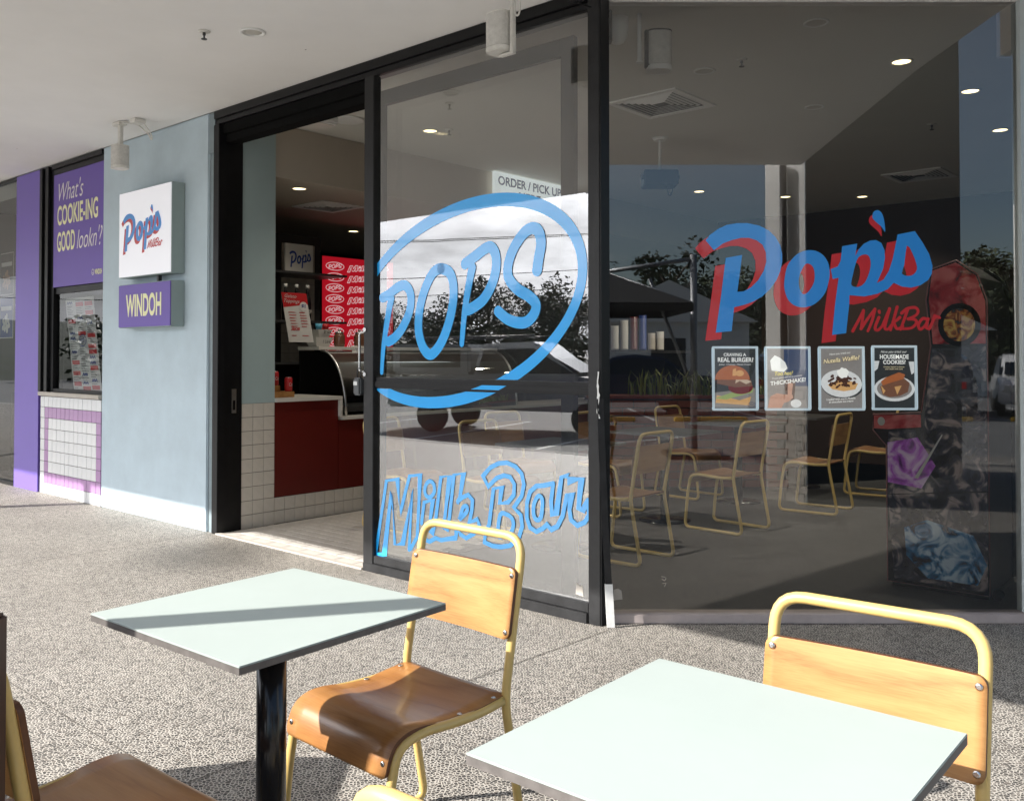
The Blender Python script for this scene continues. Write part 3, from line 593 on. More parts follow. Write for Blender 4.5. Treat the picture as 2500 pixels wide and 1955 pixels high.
# ------------------------------------------------------------------ signs on the column
LOGO_S = 1.494/2184.0      # metres per logo unit on the corner window
P_ = [(228,335),(262,293),(320,250),(390,217),(470,203),(550,203),(640,222),(710,257),(765,310),(800,370),(815,440),(815,500),(800,570),(770,640),(720,710),(660,765),(590,805),(520,830),(445,848),(425,1030),(303,1042),(345,760),(382,470),(508,447),(470,730),(520,725),(575,695),(630,640),(672,570),(692,500),(690,430),(665,370),(620,335),(560,316),(500,316),(430,333),(360,360),(292,412)]
O_ = [(880,490),(930,440),(1000,412),(1070,415),(1130,450),(1165,505),(1175,550),(1178,600),(1165,670),(1140,740),(1090,800),(1030,838),(960,848),(900,830),(858,790),(835,730),(828,670),(838,590),(855,530)]
Oh = [(960,570),(990,520),(1020,515),(1050,540),(1062,590),(1058,650),(1035,700),(1000,740),(970,745),(948,710),(940,660),(945,610)]
PS = [(1275,380),(1390,360),(1374,455),(1400,405),(1440,362),(1490,336),(1535,333),(1575,355),(1598,410),(1602,470),(1588,550),(1538,662),(1590,635),(1630,570),(1660,480),(1700,290),(1832,264),(1890,350),(1940,440),(1965,530),(1960,590),(1930,640),(1870,680),(1800,698),(1730,690),(1668,660),(1620,710),(1540,745),(1440,765),(1328,755),(1325,830),(1300,1045),(1192,1060),(1215,840),(1245,622),(1200,632),(1185,556),(1240,535),(1262,490)]
Ph = [(1385,490),(1420,450),(1465,445),(1488,480),(1490,540),(1470,610),(1440,665),(1395,692),(1345,680),(1350,620)]
Sh = [(1770,375),(1810,430),(1840,510),(1845,560),(1820,595),(1780,608),(1730,590),(1750,520)]
Ap = [(1545,103),(1575,120),(1595,170),(1605,270),(1580,235),(1530,190),(1508,160),(1515,120)]
MILK = [[(1352,1030),(1400,940),(1435,872)],[(1435,872),(1428,930),(1415,1012)],[(1415,1012),(1470,930),(1522,862)],[(1522,862),(1500,950),(1467,1030)],[(1552,925),(1522,1005),(1545,1022),(1582,985)],[(1555,878),(1558,890)],
 [(1582,985),(1612,910),(1634,858)],[(1634,858),(1608,950),(1597,1008),(1622,1014),(1645,985)],[(1692,845),(1668,930),(1640,1022)],[(1712,925),(1690,945),(1660,964)],[(1664,962),(1690,1012),(1735,992)],
 [(1772,862),(1745,940),(1716,1018)],[(1725,893),(1770,858),(1830,850),(1852,878),(1830,912),(1772,937)],[(1775,937),(1822,940),(1838,965),(1800,1005),(1722,1012)],
 [(1922,940),(1885,935),(1853,980),(1866,1016),(1902,990),(1922,950)],[(1927,935),(1912,1000),(1935,1012)],[(1935,1012),(1962,955),(1978,908)],[(1968,935),(1995,918),(2016,928)]]
def dense(L, n=3): return [tuple(p) for p in smooth_path(L, n, True)]
def logo_loops(dx=0, dy=0, ax=0, ay=0):
    f = lambda L, x=dx, y=dy: [(p[0]+x, p[1]+y) for p in L]
    return [[f(P_)], [f(dense(O_)), f(dense(Oh))], [f(PS), f(dense(Ph)), f(dense(Sh, 2))], [f(dense(Ap), ax, ay)]]
def logo(parent, x0, ztop, s, y, mb, mr, milk_w=26, sy=None, step=0.0012):
    sy = sy or s
    for nm, m, lps, yy in (('shadow_lettering', mr, logo_loops(-80,62,-26,34), y), ('lettering', mb, logo_loops(), y-step)):
        for k, lp in enumerate(lps):
            me = shape(nm, lp)
            for v in me.vertices: v.co = (x0+v.co.x*s, yy-0.0002*k, ztop-v.co.y*sy)
            put(nm, me, m, parent)
    mk = MB()
    for i, st in enumerate(MILK): mk.ribbon([(x0+p[0]*s, ztop-p[1]*sy) for p in smooth_path(st,5)], milk_w*s, milk_w*s*0.8, y=y-0.0002*i)
    put('script_lettering', mk, mr, parent)
t = thing('square_sign', 'white illuminated square sign with blue and red script on the column', 'sign', (-4.58,-0.12,2.05), 'f')
put('case', MB().box(-5.033,-4.135,-0.115,-0.002,2.052,2.79), M['signside'], t, bev=0.004)
put('face', MB().box(-5.028,-4.14,-0.122,-0.112,2.058,2.784), M['lightbox'], t, bev=0.002)
sgn_s = (0.70/1825)
logo(t, -4.986-140*sgn_s, 2.640+90*0.000385, sgn_s, -0.1235, M['popblue'], M['popred'], sy=0.000385)
t = thing('small_purple_sign', 'small purple sign with pale yellow capitals below the white square sign', 'sign', (-4.58,-0.12,1.62), 'f')
put('case', MB().box(-5.033,-4.135,-0.115,-0.002,1.62,1.993), M['signside'], t, bev=0.004)
put('face', MB().box(-5.028,-4.14,-0.122,-0.112,1.626,1.987), M['purple_sign'], t, bev=0.002)
lettering('lettering', 'WINDOH', (-4.891,-4.282,1.712,1.904), -0.1235, M['cream'], t, bold=0.03, spacing=1.0)
put('bracket', MB().box(-4.48,-4.45,-0.06,-0.03,1.99,2.055), M['darkmetal'], t)

# ------------------------------------------------------------------ door opening
t = thing('door_frame', 'black metal frame of the open doorway with stepped header', 'door frame', (-2.8,0,0), 'f')
put('header', MB().box(-3.70,-0.062,-0.004,0.10,3.235,3.297).box(-3.70,-0.062,0.012,0.10,3.195,3.233), M['black'], t, bev=0.003)
put('transom', MB().box(-3.622,-1.872,0.03,0.10,3.115,3.194).box(-3.62,-1.872,0.055,0.16,3.052,3.113), mat('matt black seal', (0.008,0.008,0.008), 0.9, spec=0.05), t, bev=0.003)
j = put('jamb', MB().box(-3.702,-3.622,-0.003,0.06,0,3.19).box(-3.702,-3.64,0.06,0.222,0,3.19), M['black'], t, bev=0.003)
put('strike_plate', MB().box(-3.6395,-3.636,0.13,0.17,0.93,1.12), M['steel'], j); put('strike_slot', MB().box(-3.636,-3.6345,0.14,0.16,0.955,1.03), M['black'], j)
put('threshold', MB().box(-3.63,-1.872,-0.012,0.03,0.0015,0.012), M['sill'], t)
# fixed glass panel
t = thing('fixed_glass_panel', 'tall black framed glass panel with blue oval lettering beside the doorway', 'glass panel', (-0.95,0,0), 'f')
put('stile', MB().box(-1.870,-1.772,0.0,0.062,0.0,3.194), M['blackworn'], t, bev=0.004)
put('stile', MB().box(-0.062,0.016,0.0,0.062,0.0,3.295), M['blackworn'], t, bev=0.004)
put('bottom_rail', MB().box(-1.771,-0.063,0.004,0.058,0.055,0.105).box(-1.86,-0.063,-0.012,0.07,0.0,0.053), M['blackworn'], t, bev=0.004)
put('middle_rail', MB().box(-1.771,-0.063,0.018,0.05,1.175,1.243).box(-1.771,-0.063,0.010,0.018,1.185,1.215), M['black'], t, bev=0.002)
put('pane', MB().add([(-1.772,0.03,0.1),(-0.062,0.03,0.1),(-0.062,0.03,1.18),(-1.772,0.03,1.18)],[(0,1,2,3)]), G1, t)
put('pane', MB().add([(-1.772,0.03,1.24),(-0.062,0.03,1.24),(-0.062,0.03,3.195),(-1.772,0.03,3.195)],[(0,1,2,3)]), G1, t)
FGP = t
# blue oval sticker
st = thing('oval_sticker', 'large blue vinyl oval ring with four brush letters on the glass panel', 'sticker', (-1.05,0.028,1.2), 'f')
def ell(c, ax, deg, n=96):
    a = R(deg); return [(c[0]+ax[0]*math.cos(q)*math.cos(a)-ax[1]*math.sin(q)*math.sin(a), c[1]+ax[0]*math.cos(q)*math.sin(a)+ax[1]*math.sin(q)*math.cos(a)) for q in (2*math.pi*k/n for k in range(n))]
Eo = ell((-1.055,1.687), (0.991,0.591), 14.84); Ei = ell((-1.061,1.682), (0.934,0.517), 14.3)
UL = -1.768
ring = {'top': MB(), 'rail': MB(), 'low': MB()}
def clip_quad(q, fn):       # keep the part of polygon q where fn(p) >= 0
    out = []
    for i in range(len(q)):
        a, b = q[i], q[(i+1) % len(q)]; fa, fb_ = fn(a), fn(b)
        if fa >= 0: out.append(a)
        if (fa >= 0) != (fb_ >= 0): k = fa/(fa-fb_); out.append((a[0]+(b[0]-a[0])*k, a[1]+(b[1]-a[1])*k))
    return out
for i in range(96):
    q = [Eo[i], Ei[i], Ei[(i+1) % 96], Eo[(i+1) % 96]]
    q = clip_quad(q, lambda p: p[0]-UL)
    q = clip_quad(q, lambda p: -0.064-p[0]) if q else q
    for nm, y, lo, hi in (('top',0.0275,1.246,9),('rail',0.0085,1.187,1.213),('low',0.0275,-9,1.172)):
        w_ = clip_quad(q, lambda p: p[1]-lo) if len(q) > 2 else []
        w_ = clip_quad(w_, lambda p: hi-p[1]) if len(w_) > 2 else []
        if len(w_) > 2 and (nm != 'rail' or w_[0][0] > -1.2): ring[nm].flat(w_, y)
for k in ring: put('ring', ring[k], M['blue'], st)
for i, (pts, w0, w1) in enumerate(POPS_STROKES):
    put('letter_stroke', MB().ribbon(smooth_path(pts, 6), w0*1.16, w1*1.16, y=0.0272-0.0003*i, cap=8), M['blue'], st)
st = thing('script_sticker', 'blue outlined script sticker low on the glass panel', 'sticker', (-1.05,0.028,0.3), 'f')
for i, pts in enumerate(MILK_BAR_PATHS):
    P2 = [tuple(p) for p in pts]; cl = P2[0] == P2[-1]
    pp = P2[:-1] if cl else P2
    if len(pts) <= 8 and cl: pp = [tuple(p) for p in smooth_path(pp, 4, True)]
    put('letter_stroke', MB().ribbon(pp, 0.0265, 0.0265, y=0.0275-0.0003*i, closed=cl, cap=4), M['blue'], st)
# sliding leaf behind it
t = thing('sliding_door', 'open black sliding glass door parked behind the fixed panel', 'door', (-1.05,0.08,0), 'f')
put('stile', MB().box(-1.886,-1.772,0.075,0.115,0.02,3.11), M['black'], t, bev=0.003)
put('stile', MB().box(-0.30,-0.21,0.075,0.115,0.02,3.11), M['black'], t, bev=0.003)
put('top_rail', MB().box(-1.771,-0.301,0.078,0.112,3.015,3.11), M['black'], t); put('bottom_rail', MB().box(-1.771,-0.301,0.078,0.112,0.02,0.10), M['black'], t)
put('pane', MB().add([(-1.772,0.095,0.1),(-0.30,0.095,0.1),(-0.30,0.095,3.016),(-1.772,0.095,3.016)],[(0,1,2,3)]), G1b, t)
h = put('pull_handle', MB().tube(fillet([(-1.868,0.02,1.535),(-1.915,0.004,1.535),(-1.915,0.004,1.278),(-1.868,0.02,1.278)],0.025),0.008), M['steel'], t)
put('rivet', MB().lathe([(0.014,0),(0.014,0.008)],(-1.852,-0.009,1.55),12,axis='y'), M['chrome'], t); put('rivet', MB().lathe([(0.014,0),(0.014,0.008)],(-1.852,-0.009,1.262),12,axis='y'), M['chrome'], t)
t = thing('key_lock_box', 'grey key safe hanging below the sliding door handle', 'lock box', (-1.91,0.0,1.1), 'f')
b_ = put('body', MB().box(-1.948,-1.878,-0.025,0.02,1.125,1.24), mat('dark grey casting', (0.07,0.075,0.08), 0.45, var=0.1), t, bev=0.01)
put('shackle', MB().tube(fillet([(-1.93,0.0,1.236),(-1.93,0.0,1.30),(-1.897,0.0,1.30),(-1.897,0.0,1.236)],0.015),0.005), M['darkmetal'], t)
put('dial', MB().box(-1.935,-1.897,-0.030,-0.0245,1.19,1.215), M['steel'], b_)

# ------------------------------------------------------------------ glazed corner window facing the camera
t = thing('corner_window', 'large frameless shop window facing the street with logo and posters', 'window', (1.5,F2Y,0))
put('pane', MB().add([(0.5,F2Y,0.05),(2.655,F2Y,0.05),(2.655,F2Y,3.245),(0.5,F2Y,3.245)],[(0,1,2,3)]), G2, t)
put('head_strip', MB().box(0.50,2.655,F2Y-0.04,F2Y+0.06,3.245,3.298), M['soffit'], t)
put('edge_strip', MB().box(2.656,2.682,F2Y-0.035,F2Y+0.05,0.05,3.298), mat('pale aluminium', (0.50,0.56,0.57), 0.35, var=0.05), t)
put('mullion', MB().box(0.447,0.499,F2Y-0.045,F2Y+0.06,0.0,3.298), M['black'], t, bev=0.003)
put('skirting', MB().box(0.515,2.70,F2Y-0.045,F2Y+0.06,0.0015,0.048), M['pinksill'], org=(1.6,F2Y,0), bev=0.004, label='low pinkish skirting strip under the corner window', cat='skirting')
put('end_pier', MB().box(2.70,9.0,F2Y-0.05,F2Y+0.1,0,3.04), M['render'], org=(3.3,F2Y,0), label='pale blue rendered wall at the right edge of the photo', cat='wall')
t = thing('corner_post', 'black corner post with peeled paint where the two shop windows meet', 'post', (0.44,4.71,0))
put('core', MB().slab([tuple(W(0.02,0.005)[:2]), (0.445,4.70), (0.445,4.80), tuple(W(0.02,0.08)[:2])],0,3.297), M['black'], t)
rp = random.Random(5)
def peel(name, x0, x1, y, z0, z1, parent, n=14, seed=1):
    q = random.Random(seed); L = [(x0+q.uniform(-1,1)*0.004, z0+(z1-z0)*k/n) for k in range(n+1)]; Rr = [(x1+q.uniform(-1,1)*0.007, z0+(z1-z0)*k/n) for k in range(n, -1, -1)]
    return L+Rr
pf = peel('p', 0.0, 0.013, 0, 1.06, 1.30, None, 16, 2)
pk = MB().add([(*W(p[0], -0.0045)[:2], p[1]) for p in pf], [tuple(range(len(pf)))])
put('peeled_paint', pk, M['peeled'], t)
t = thing('bent_trim_strip', 'bent black trim strip leaning away from the corner post, white at its foot', 'trim', (0.47,4.66,0))
tp = [(0.452,4.690,1.16),(0.462,4.684,0.85),(0.476,4.677,0.5),(0.492,4.670,0.22)]
def strip(pts, w, d):
    m_ = MB(); n = len(pts); vs = []
    for x, y, z in pts: vs += [(x-w/2,y,z),(x+w/2,y,z),(x+w/2,y+d,z),(x-w/2,y+d,z)]
    fs = [(0,1,2,3)]+[(4*i+k, 4*(i+1)+k, 4*(i+1)+(k+1) % 4, 4*i+(k+1) % 4) for i in range(n-1) for k in range(4)]+[(4*n-1,4*n-2,4*n-3,4*n-4)]
    return m_.add(vs, fs)
put('strip', strip(tp, 0.034, 0.012), M['blackworn'], t); put('bare_foot', strip([tp[-1],(0.502,4.666,0.02),(0.503,4.666,0.002)], 0.040, 0.0125), M['peeled'], t)
for k, (nm, lb, fr2, q) in enumerate((('torn_label', 'torn white label remnant at the foot of the fixed glass panel', 'f', [(-0.165,0.13),(-0.115,0.125),(-0.12,0.185),(-0.135,0.175),(-0.16,0.19)]),('torn_label', 'torn pale label remnant at the lower left of the corner window', 'w', [(0.525,0.11),(0.575,0.115),(0.57,0.16),(0.55,0.172),(0.53,0.165)]))):
    put(nm, MB().flat(q, 0.0285 if fr2 == 'f' else F2Y-0.002), M['sill'], org=(q[0][0], 0.0285 if fr2 == 'f' else F2Y-0.002, q[0][1]), frame=fr2, label=lb, cat='label')
# window logo
t = thing('window_logo', 'large blue and red script logo on the corner window', 'logo', (1.6,F2Y-0.003,1.4))
logo(t, 0.8583, 2.2146, LOGO_S, F2Y-0.0025, M['popblue'], M['popred'], milk_w=24)
t = thing('scribble', 'small white scribble on the lower left of the corner window', 'scribble', (0.75,F2Y-0.002,0.2))
sx, sz = 0.79, 0.20
put('stroke', MB().ribbon([(sx-0.012,sz+0.034),(sx+0.008,sz+0.03)],0.0028,y=F2Y-0.002), M['sill'], t); put('stroke', MB().ribbon([(sx-0.01,sz+0.02),(sx+0.004,sz+0.012),(sx+0.012,sz+0.024)],0.0028,y=F2Y-0.0022), M['sill'], t); put('stroke', MB().ribbon([(sx-0.006,sz-0.002),(sx+0.012,sz),(sx+0.004,sz-0.018)],0.0028,y=F2Y-0.0024), M['sill'], t)
# posters inside the window
def poster(x0, x1, z0, z1, label, base):
    t = thing('framed_poster', label, 'poster', ((x0+x1)/2,F2Y+0.02,z0), group='framed posters in the corner window')
    w = 0.012; y = F2Y+0.015
    f = MB().box(x0,x1,y,y+0.012,z0,z0+w).box(x0,x1,y,y+0.012,z1-w,z1).box(x0,x0+w,y,y+0.012,z0+w,z1-w).box(x1-w,x1,y,y+0.012,z0+w,z1-w)
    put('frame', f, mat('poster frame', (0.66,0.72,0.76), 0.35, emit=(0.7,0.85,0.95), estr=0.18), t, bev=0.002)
    put('sheet', MB().flat([(x0+w,z0+w),(x1-w,z0+w),(x1-w,z1-w),(x0+w,z1-w)], y+0.009), base, t)
    return t, y+0.0085, (lambda a: x0+(x1-x0)*a), (lambda b: z0+(z1-z0)*b)
BACKLIT = 0.32     # the four window posters are backlit panels
def paint(name, c, r=0.5): return mat(name, c, r, var=0.12, vscale=60, emit=c, estr=BACKLIT)
def ink_mat(name, c): return mat(name, c, 0.5, emit=c, estr=BACKLIT)
bun, bun2, meat, lett, cheese = paint('print bun', (0.36,0.11,0.035)), paint('print bun pale', (0.58,0.33,0.13)), paint('print meat', (0.16,0.07,0.04)), paint('print lettuce', (0.28,0.36,0.12)), paint('print onion', (0.50,0.40,0.30))
pw = ink_mat('print white', (0.82,0.81,0.78)); pdark = paint('print charcoal', (0.025,0.028,0.03)); pgrey = paint('print grey', (0.22,0.20,0.19)); choc = paint('print chocolate', (0.055,0.018,0.010)); plate_m = paint('print plate', (0.62,0.62,0.62)); skin = paint('print skin', (0.45,0.23,0.16)); pyel = ink_mat('print yellow', (0.85,0.70,0.15)); pcream = ink_mat('print cream', (0.85,0.72,0.45)); pblue = paint('print dusk blue', (0.03,0.05,0.11))
t, y, X, Z = poster(1.0524,1.2924,1.094,1.431, 'framed burger poster, leftmost of the four under the logo', pdark)
put('print', MB().flat([(X(.06),Z(.05)),(X(.94),Z(.05)),(X(.94),Z(.35)),(X(.06),Z(.28))], y-.0003), pgrey, t)
def dome(cx, cz, rx, rz, yy, lo=0.0): return MB().flat([(cx+rx*math.cos(q), cz+rz*math.sin(q)) for q in (math.pi*k/20 for k in range(21))]+[(cx-rx,cz-lo),(cx+rx,cz-lo)][::1] if lo else [(cx+rx*math.cos(q), cz+rz*math.sin(q)) for q in (math.pi*k/20 for k in range(21))], yy)
put('print', MB().flat([(X(.07),Z(.12)),(X(.8),Z(.08)),(X(.85),Z(.22)),(X(.6),Z(.16)),(X(.1),Z(.24))], y-.0006), bun2, t)
put('print', MB().flat([(X(.06),Z(.19)),(X(.5),Z(.30)),(X(.9),Z(.36)),(X(.88),Z(.28)),(X(.55),Z(.22)),(X(.3),Z(.17))], y-.0009), lett, t)
put('print', MB().ellipse(X(.62),Z(.36),(X(1)-X(0))*.27,.035,y-.0012), M['red'], t)
put('print', MB().flat([(X(.1),Z(.42)),(X(.5),Z(.36)),(X(.88),Z(.38)),(X(.84),Z(.48)),(X(.5),Z(.5)),(X(.12),Z(.5))], y-.0015), meat, t)
put('print', MB().flat([(X(.5),Z(.42)),(X(.6),Z(.46)),(X(.74),Z(.41)),(X(.86),Z(.45)),(X(.7),Z(.5)),(X(.52),Z(.49))], y-.0018), cheese, t)
put('print', dome(X(.44),Z(.48),(X(1)-X(0))*.38,.075,y-.0021), bun, t)
put('print', MB().ellipse(X(.60),Z(.58),.022,.016,y-.0024).flat([(X(.44),Z(.54)),(X(.52),Z(.54)),(X(.52),Z(.66)),(X(.45),Z(.64))],y-.0026), bun2, t)
lettering('lettering', 'CRAVING A', (X(.25),X(.74),Z(.845),Z(.895)), y-.003, pw, t, bold=.02); lettering('lettering', 'REAL BURGER?', (X(.12),X(.90),Z(.755),Z(.825)), y-.003, pw, t, bold=.025)
lettering('lettering', 'Juicy, Cheesy, Made Fresh', (X(.14),X(.84),Z(.70),Z(.728)), y-.003, pw, t, shear=.2)
put('emblem', MB().ribbon([(X(.86)+.02*math.cos(q),Z(.09)+.013*math.sin(q)) for q in (k*math.pi/8 for k in range(16))],.002,y=y-.003,closed=True), M['navy'], t)
lettering('lettering', 'POPS', (X(.81),X(.91),Z(.078),Z(.10)), y-.003, M['navy'], t)
t, y, X, Z = poster(1.3284,1.568,1.094,1.431, 'framed milkshake poster with a hand, second of the four', pgrey)
put('print', MB().flat([(X(.42),Z(.38)),(X(.95),Z(.38)),(X(.95),Z(.95)),(X(.42),Z(.95))], y-.0003), pblue, t)
put('print', MB().flat([(X(.15),Z(.62)),(X(.12),Z(.78)),(X(.22),Z(.86)),(X(.34),Z(.82)),(X(.45),Z(.75)),(X(.5),Z(.66)),(X(.42),Z(.6))], y-.0006), pw, t)
put('print', MB().flat([(X(.46),Z(.16)),(X(.64),Z(.16)),(X(.68),Z(.48)),(X(.42),Z(.48))], y-.0009), choc, t)
put('print', MB().flat([(X(.50),Z(.22)),(X(.58),Z(.2)),(X(.62),Z(.42)),(X(.5),Z(.44))], y-.0012), skin, t)
put('print', MB().flat([(X(.06),Z(.04)),(X(.36),Z(.04)),(X(.42),Z(.12)),(X(.52),Z(.14)),(X(.62),Z(.2)),(X(.6),Z(.25)),(X(.42),Z(.25)),(X(.26),Z(.27)),(X(.12),Z(.22))], y-.0015), skin, t)
put('print', MB().ellipse(X(.68),Z(.11),.028,.022,y-.0013), plate_m, t)
lettering('lettering', 'Too hot?', (X(.22),X(.62),Z(.55),Z(.61)), y-.002, pyel, t, shear=.25, rot=.05, bold=.01); lettering('lettering', 'Treat yourself to a creamy', (X(.16),X(.82),Z(.505),Z(.535)), y-.002, pw, t, shear=.2, rot=.12)
lettering('lettering', 'THICKSHAKE!', (X(.12),X(.90),Z(.42),Z(.485)), y-.002, pw, t, bold=.03, shear=.15, rot=.12)
t, y, X, Z = poster(1.6107,1.852,1.094,1.431, 'framed waffle poster with a white plate, third of the four', pgrey)
put('print', MB().ellipse(X(.52),Z(.40),.112,.072,y-.0003,rot=-.08), pdark, t); put('print', MB().ellipse(X(.5),Z(.42),.108,.072,y-.0006,rot=-.08), plate_m, t)
put('print', MB().flat([(X(.2),Z(.40)),(X(.3),Z(.33)),(X(.55),Z(.3)),(X(.8),Z(.33)),(X(.86),Z(.42)),(X(.5),Z(.5))], y-.0009), bun2, t)
rq = random.Random(8); cm = MB()
for k in range(46):
    q = rq.uniform(0, 6.28); r_ = math.sqrt(rq.random()); cm.ellipse(X(.5)+.078*r_*math.cos(q), Z(.46)+.034*r_*math.sin(q), rq.uniform(.006,.012), rq.uniform(.004,.008), y-.0012-.00001*k, 7, rq.uniform(0,3))
put('print', cm, choc, t, kind='stuff')
put('print', MB().ellipse(X(.53),Z(.51),.032,.022,y-.002), choc, t)
put('print', MB().flat([(X(.53)+.030*math.cos(q)*(1+.12*math.sin(5*q)), Z(.585)+.027*math.sin(q)*(1+.1*math.cos(7*q))) for q in (k*math.pi/18 for k in range(36))], y-.0024), pw, t)
lettering('lettering', 'Have you tried our', (X(.24),X(.70),Z(.865),Z(.905)), y-.003, pw, t, shear=.15, rot=.09)
lettering('lettering', 'Nutella Waffle?', (X(.092),X(.902),Z(.752),Z(.832)), y-.0029, choc, t, shear=.25, rot=.12, bold=.06); lettering('lettering', 'Nutella Waffle?', (X(.10),X(.90),Z(.76),Z(.83)), y-.0032, pcream, t, shear=.25, rot=.12, bold=.018)
lettering('lettering', 'Loaded with warm Nutella\n& chocolate ice cream', (X(.17),X(.80),Z(.125),Z(.20)), y-.003, pw, t, shear=.2, rot=.06, bold=.01)
t, y, X, Z = poster(1.891,2.1276,1.096,1.4356, 'framed cookie poster with dark background, rightmost of the four', pdark)
put('print', MB().ellipse(X(.5),Z(.33),.107,.066,y-.0003), plate_m, t); put('print', MB().ellipse(X(.5),Z(.335),.092,.052,y-.0006), pgrey, t)
put('print', MB().flat([(X(.18),Z(.36)),(X(.24),Z(.24)),(X(.4),Z(.2)),(X(.62),Z(.22)),(X(.8),Z(.28)),(X(.84),Z(.42)),(X(.7),Z(.5)),(X(.4),Z(.48))], y-.0009), meat, t)
put('print', MB().flat([(X(.2),Z(.44)),(X(.3),Z(.5)),(X(.6),Z(.585)),(X(.74),Z(.55)),(X(.7),Z(.48)),(X(.4),Z(.42)),(X(.24),Z(.38))], y-.0012), bun, t)
put('print', MB().flat([(X(.5),Z(.36)),(X(.56),Z(.24)),(X(.66),Z(.38))], y-.0014), bun2, t)
put('print', MB().flat([(X(.2),Z(.38)),(X(.25),Z(.25)),(X(.3),Z(.3))], y-.0014), bun2, t)
put('print', MB().flat([(X(.82),Z(.75)),(X(.94),Z(.75)),(X(.94),Z(.58)),(X(.88),Z(.55))], y-.0009), plate_m, t)
put('print', MB().flat([(X(.06),Z(.76)),(X(.17),Z(.76)),(X(.13),Z(.64)),(X(.06),Z(.6))], y-.0009), plate_m, t)
lettering('lettering', 'Have you tried our', (X(.20),X(.78),Z(.875),Z(.92)), y-.002, pw, t, shear=.3)
lettering('lettering', 'HOUSEMADE', (X(.18),X(.82),Z(.79),Z(.86)), y-.002, pw, t, bold=.03); lettering('lettering', 'COOKIES?', (X(.25),X(.75),Z(.71),Z(.775)), y-.002, pw, t, bold=.03)
lettering('lettering', 'Freshly baked in-house\nand made with love', (X(.26),X(.72),Z(.625),Z(.68)), y-.002, pcream, t, shear=.25)
# ================================================================== fittings under the soffit
def speaker(u, n, ztop, zbot, label, pole_top, stem):
    t = thing('hanging_speaker', label, 'speaker', (u,n,zbot), 'f', group='white speakers hung from the soffit')
    def ovalbox(z0, z1, k=1.0, seg=28):
        pts = []
        for i in range(seg):
            q = 2*math.pi*i/seg; c, s = math.cos(q), math.sin(q)
            pts.append((u+0.068*k*math.copysign(abs(c)**0.62, c), n+0.062*k*math.copysign(abs(s)**0.62, s)))
        return MB().slab(pts, z0, z1)
    put('grille', ovalbox(zbot+0.028, ztop-0.008), M['mesh_white'], t); put('cap', ovalbox(ztop-0.0075, ztop, 1.0), M['whitedirty'], t); put('base', ovalbox(zbot, zbot+0.0275, 1.01), M['whitedirty'], t, bev=0.004)
    if stem:
        put('stem', MB().box(u-0.018,u+0.022,n-0.012,n+0.016,ztop+0.001,3.27), M['whitedirty'], t)
        put('mounting_plate', MB().box(u-0.07,u+0.05,n-0.035,n+0.035,3.27,3.298).box(u+0.05,u+0.10,n-0.02,n+0.02,3.275,3.295), M['whitedirty'], t, bev=0.003)
    else:
        put('bracket', MB().box(u+0.073,u+0.098,n-0.012,n+0.012,zbot-0.01,pole_top).box(u+0.0,u+0.098,n-0.015,n+0.015,zbot-0.022,zbot-0.011), M['whitedirty'], t, bev=0.003)
    return t
speaker(-4.585, -0.33, 3.107, 2.915, 'white speaker on a short stem above the square sign', 3.298, True)
speaker(-0.376, -0.33, 3.150, 2.945, 'white speaker hanging in front of the black header', 3.298, False)
def cable(pts, r, label, mm, frame='f'):
    P = smooth_path(pts, 6); put('cable', MB().tube(P, r, 6), mm, org=tuple(P[0]), frame=frame, label=label, cat='cable')
cable([(-4.53,-0.33,3.292),(-4.44,-0.26,3.27),(-4.38,-0.2,3.20),(-4.36,-0.18,3.15),(-4.345,-0.18,3.17),(-4.36,-0.2,3.22),(-4.39,-0.24,3.292)], 0.006, 'white cable loop beside the speaker above the column', M['whitedirty'])
cable([(-0.272,-0.34,3.292),(-0.262,-0.345,3.22),(-0.262,-0.345,3.13),(-0.245,-0.345,3.105),(-0.23,-0.345,3.13),(-0.232,-0.345,3.2),(-0.25,-0.345,3.26),(-0.24,-0.34,3.292)], 0.005, 'coiled white cable tied at the header speaker', M['whitedirty'])
cable([(-0.29,-0.35,3.262),(-0.2,-0.3,3.245),(-0.08,-0.15,3.20),(-0.03,-0.01,3.19)], 0.003, 'black cable tie tail running to the corner post', M['black'])
put('mount_box', MB().box(-4.42,-4.33,-0.33,-0.24,3.262,3.297), M['whitedirty'], org=(-4.38,-0.28,3.26), frame='f', bev=0.003, label='small white junction box on the soffit above the column', cat='junction box')
def sprinkler(loc, label, frame, grp):
    t = thing('sprinkler_head', label, 'sprinkler', loc, frame, group=grp)
    put('rose', MB().lathe([(0.036,-0.001),(0.036,-0.004),(0.024,-0.010)], loc, 18), M['whitedirty'], t)
    put('head', MB().lathe([(0.009,-0.0105),(0.009,-0.025),(0.005,-0.026),(0.005,-0.045),(0.017,-0.046),(0.017,-0.050)], loc, 12), M['darkmetal'], t)
def downlight(loc, label, frame, lit, r=0.055, grp=None, watts=36):
    t = thing('downlight', label, 'downlight', loc, frame, group=grp)
    put('trim_ring', MB().lathe([(r+0.012,-0.001),(r+0.012,-0.006),(r,-0.008),(r-0.002,-0.0015)], loc, 24), M['white'], t)
    put('lens', MB().lathe([(r-0.004,-0.0016),(r-0.004,-0.0035)], loc, 24), M['lamp'] if lit else M['lampoff'], t)
    if lit:      # the lamp's own light
        L = bpy.data.lights.new('downlight_lamp', 'SPOT'); L.energy = watts; L.spot_size = R(125); L.spot_blend = 0.7; L.color = (1.0, 0.90, 0.74); L.shadow_soft_size = r
        lo = bpy.data.objects.new('downlight_lamp', L); COL.objects.link(lo); lo.parent = t; lo.location = (0, 0, -0.02)
sprinkler((-2.14,-0.99,3.3), 'sprinkler head on the outdoor soffit beside the recessed light', 'f', None)
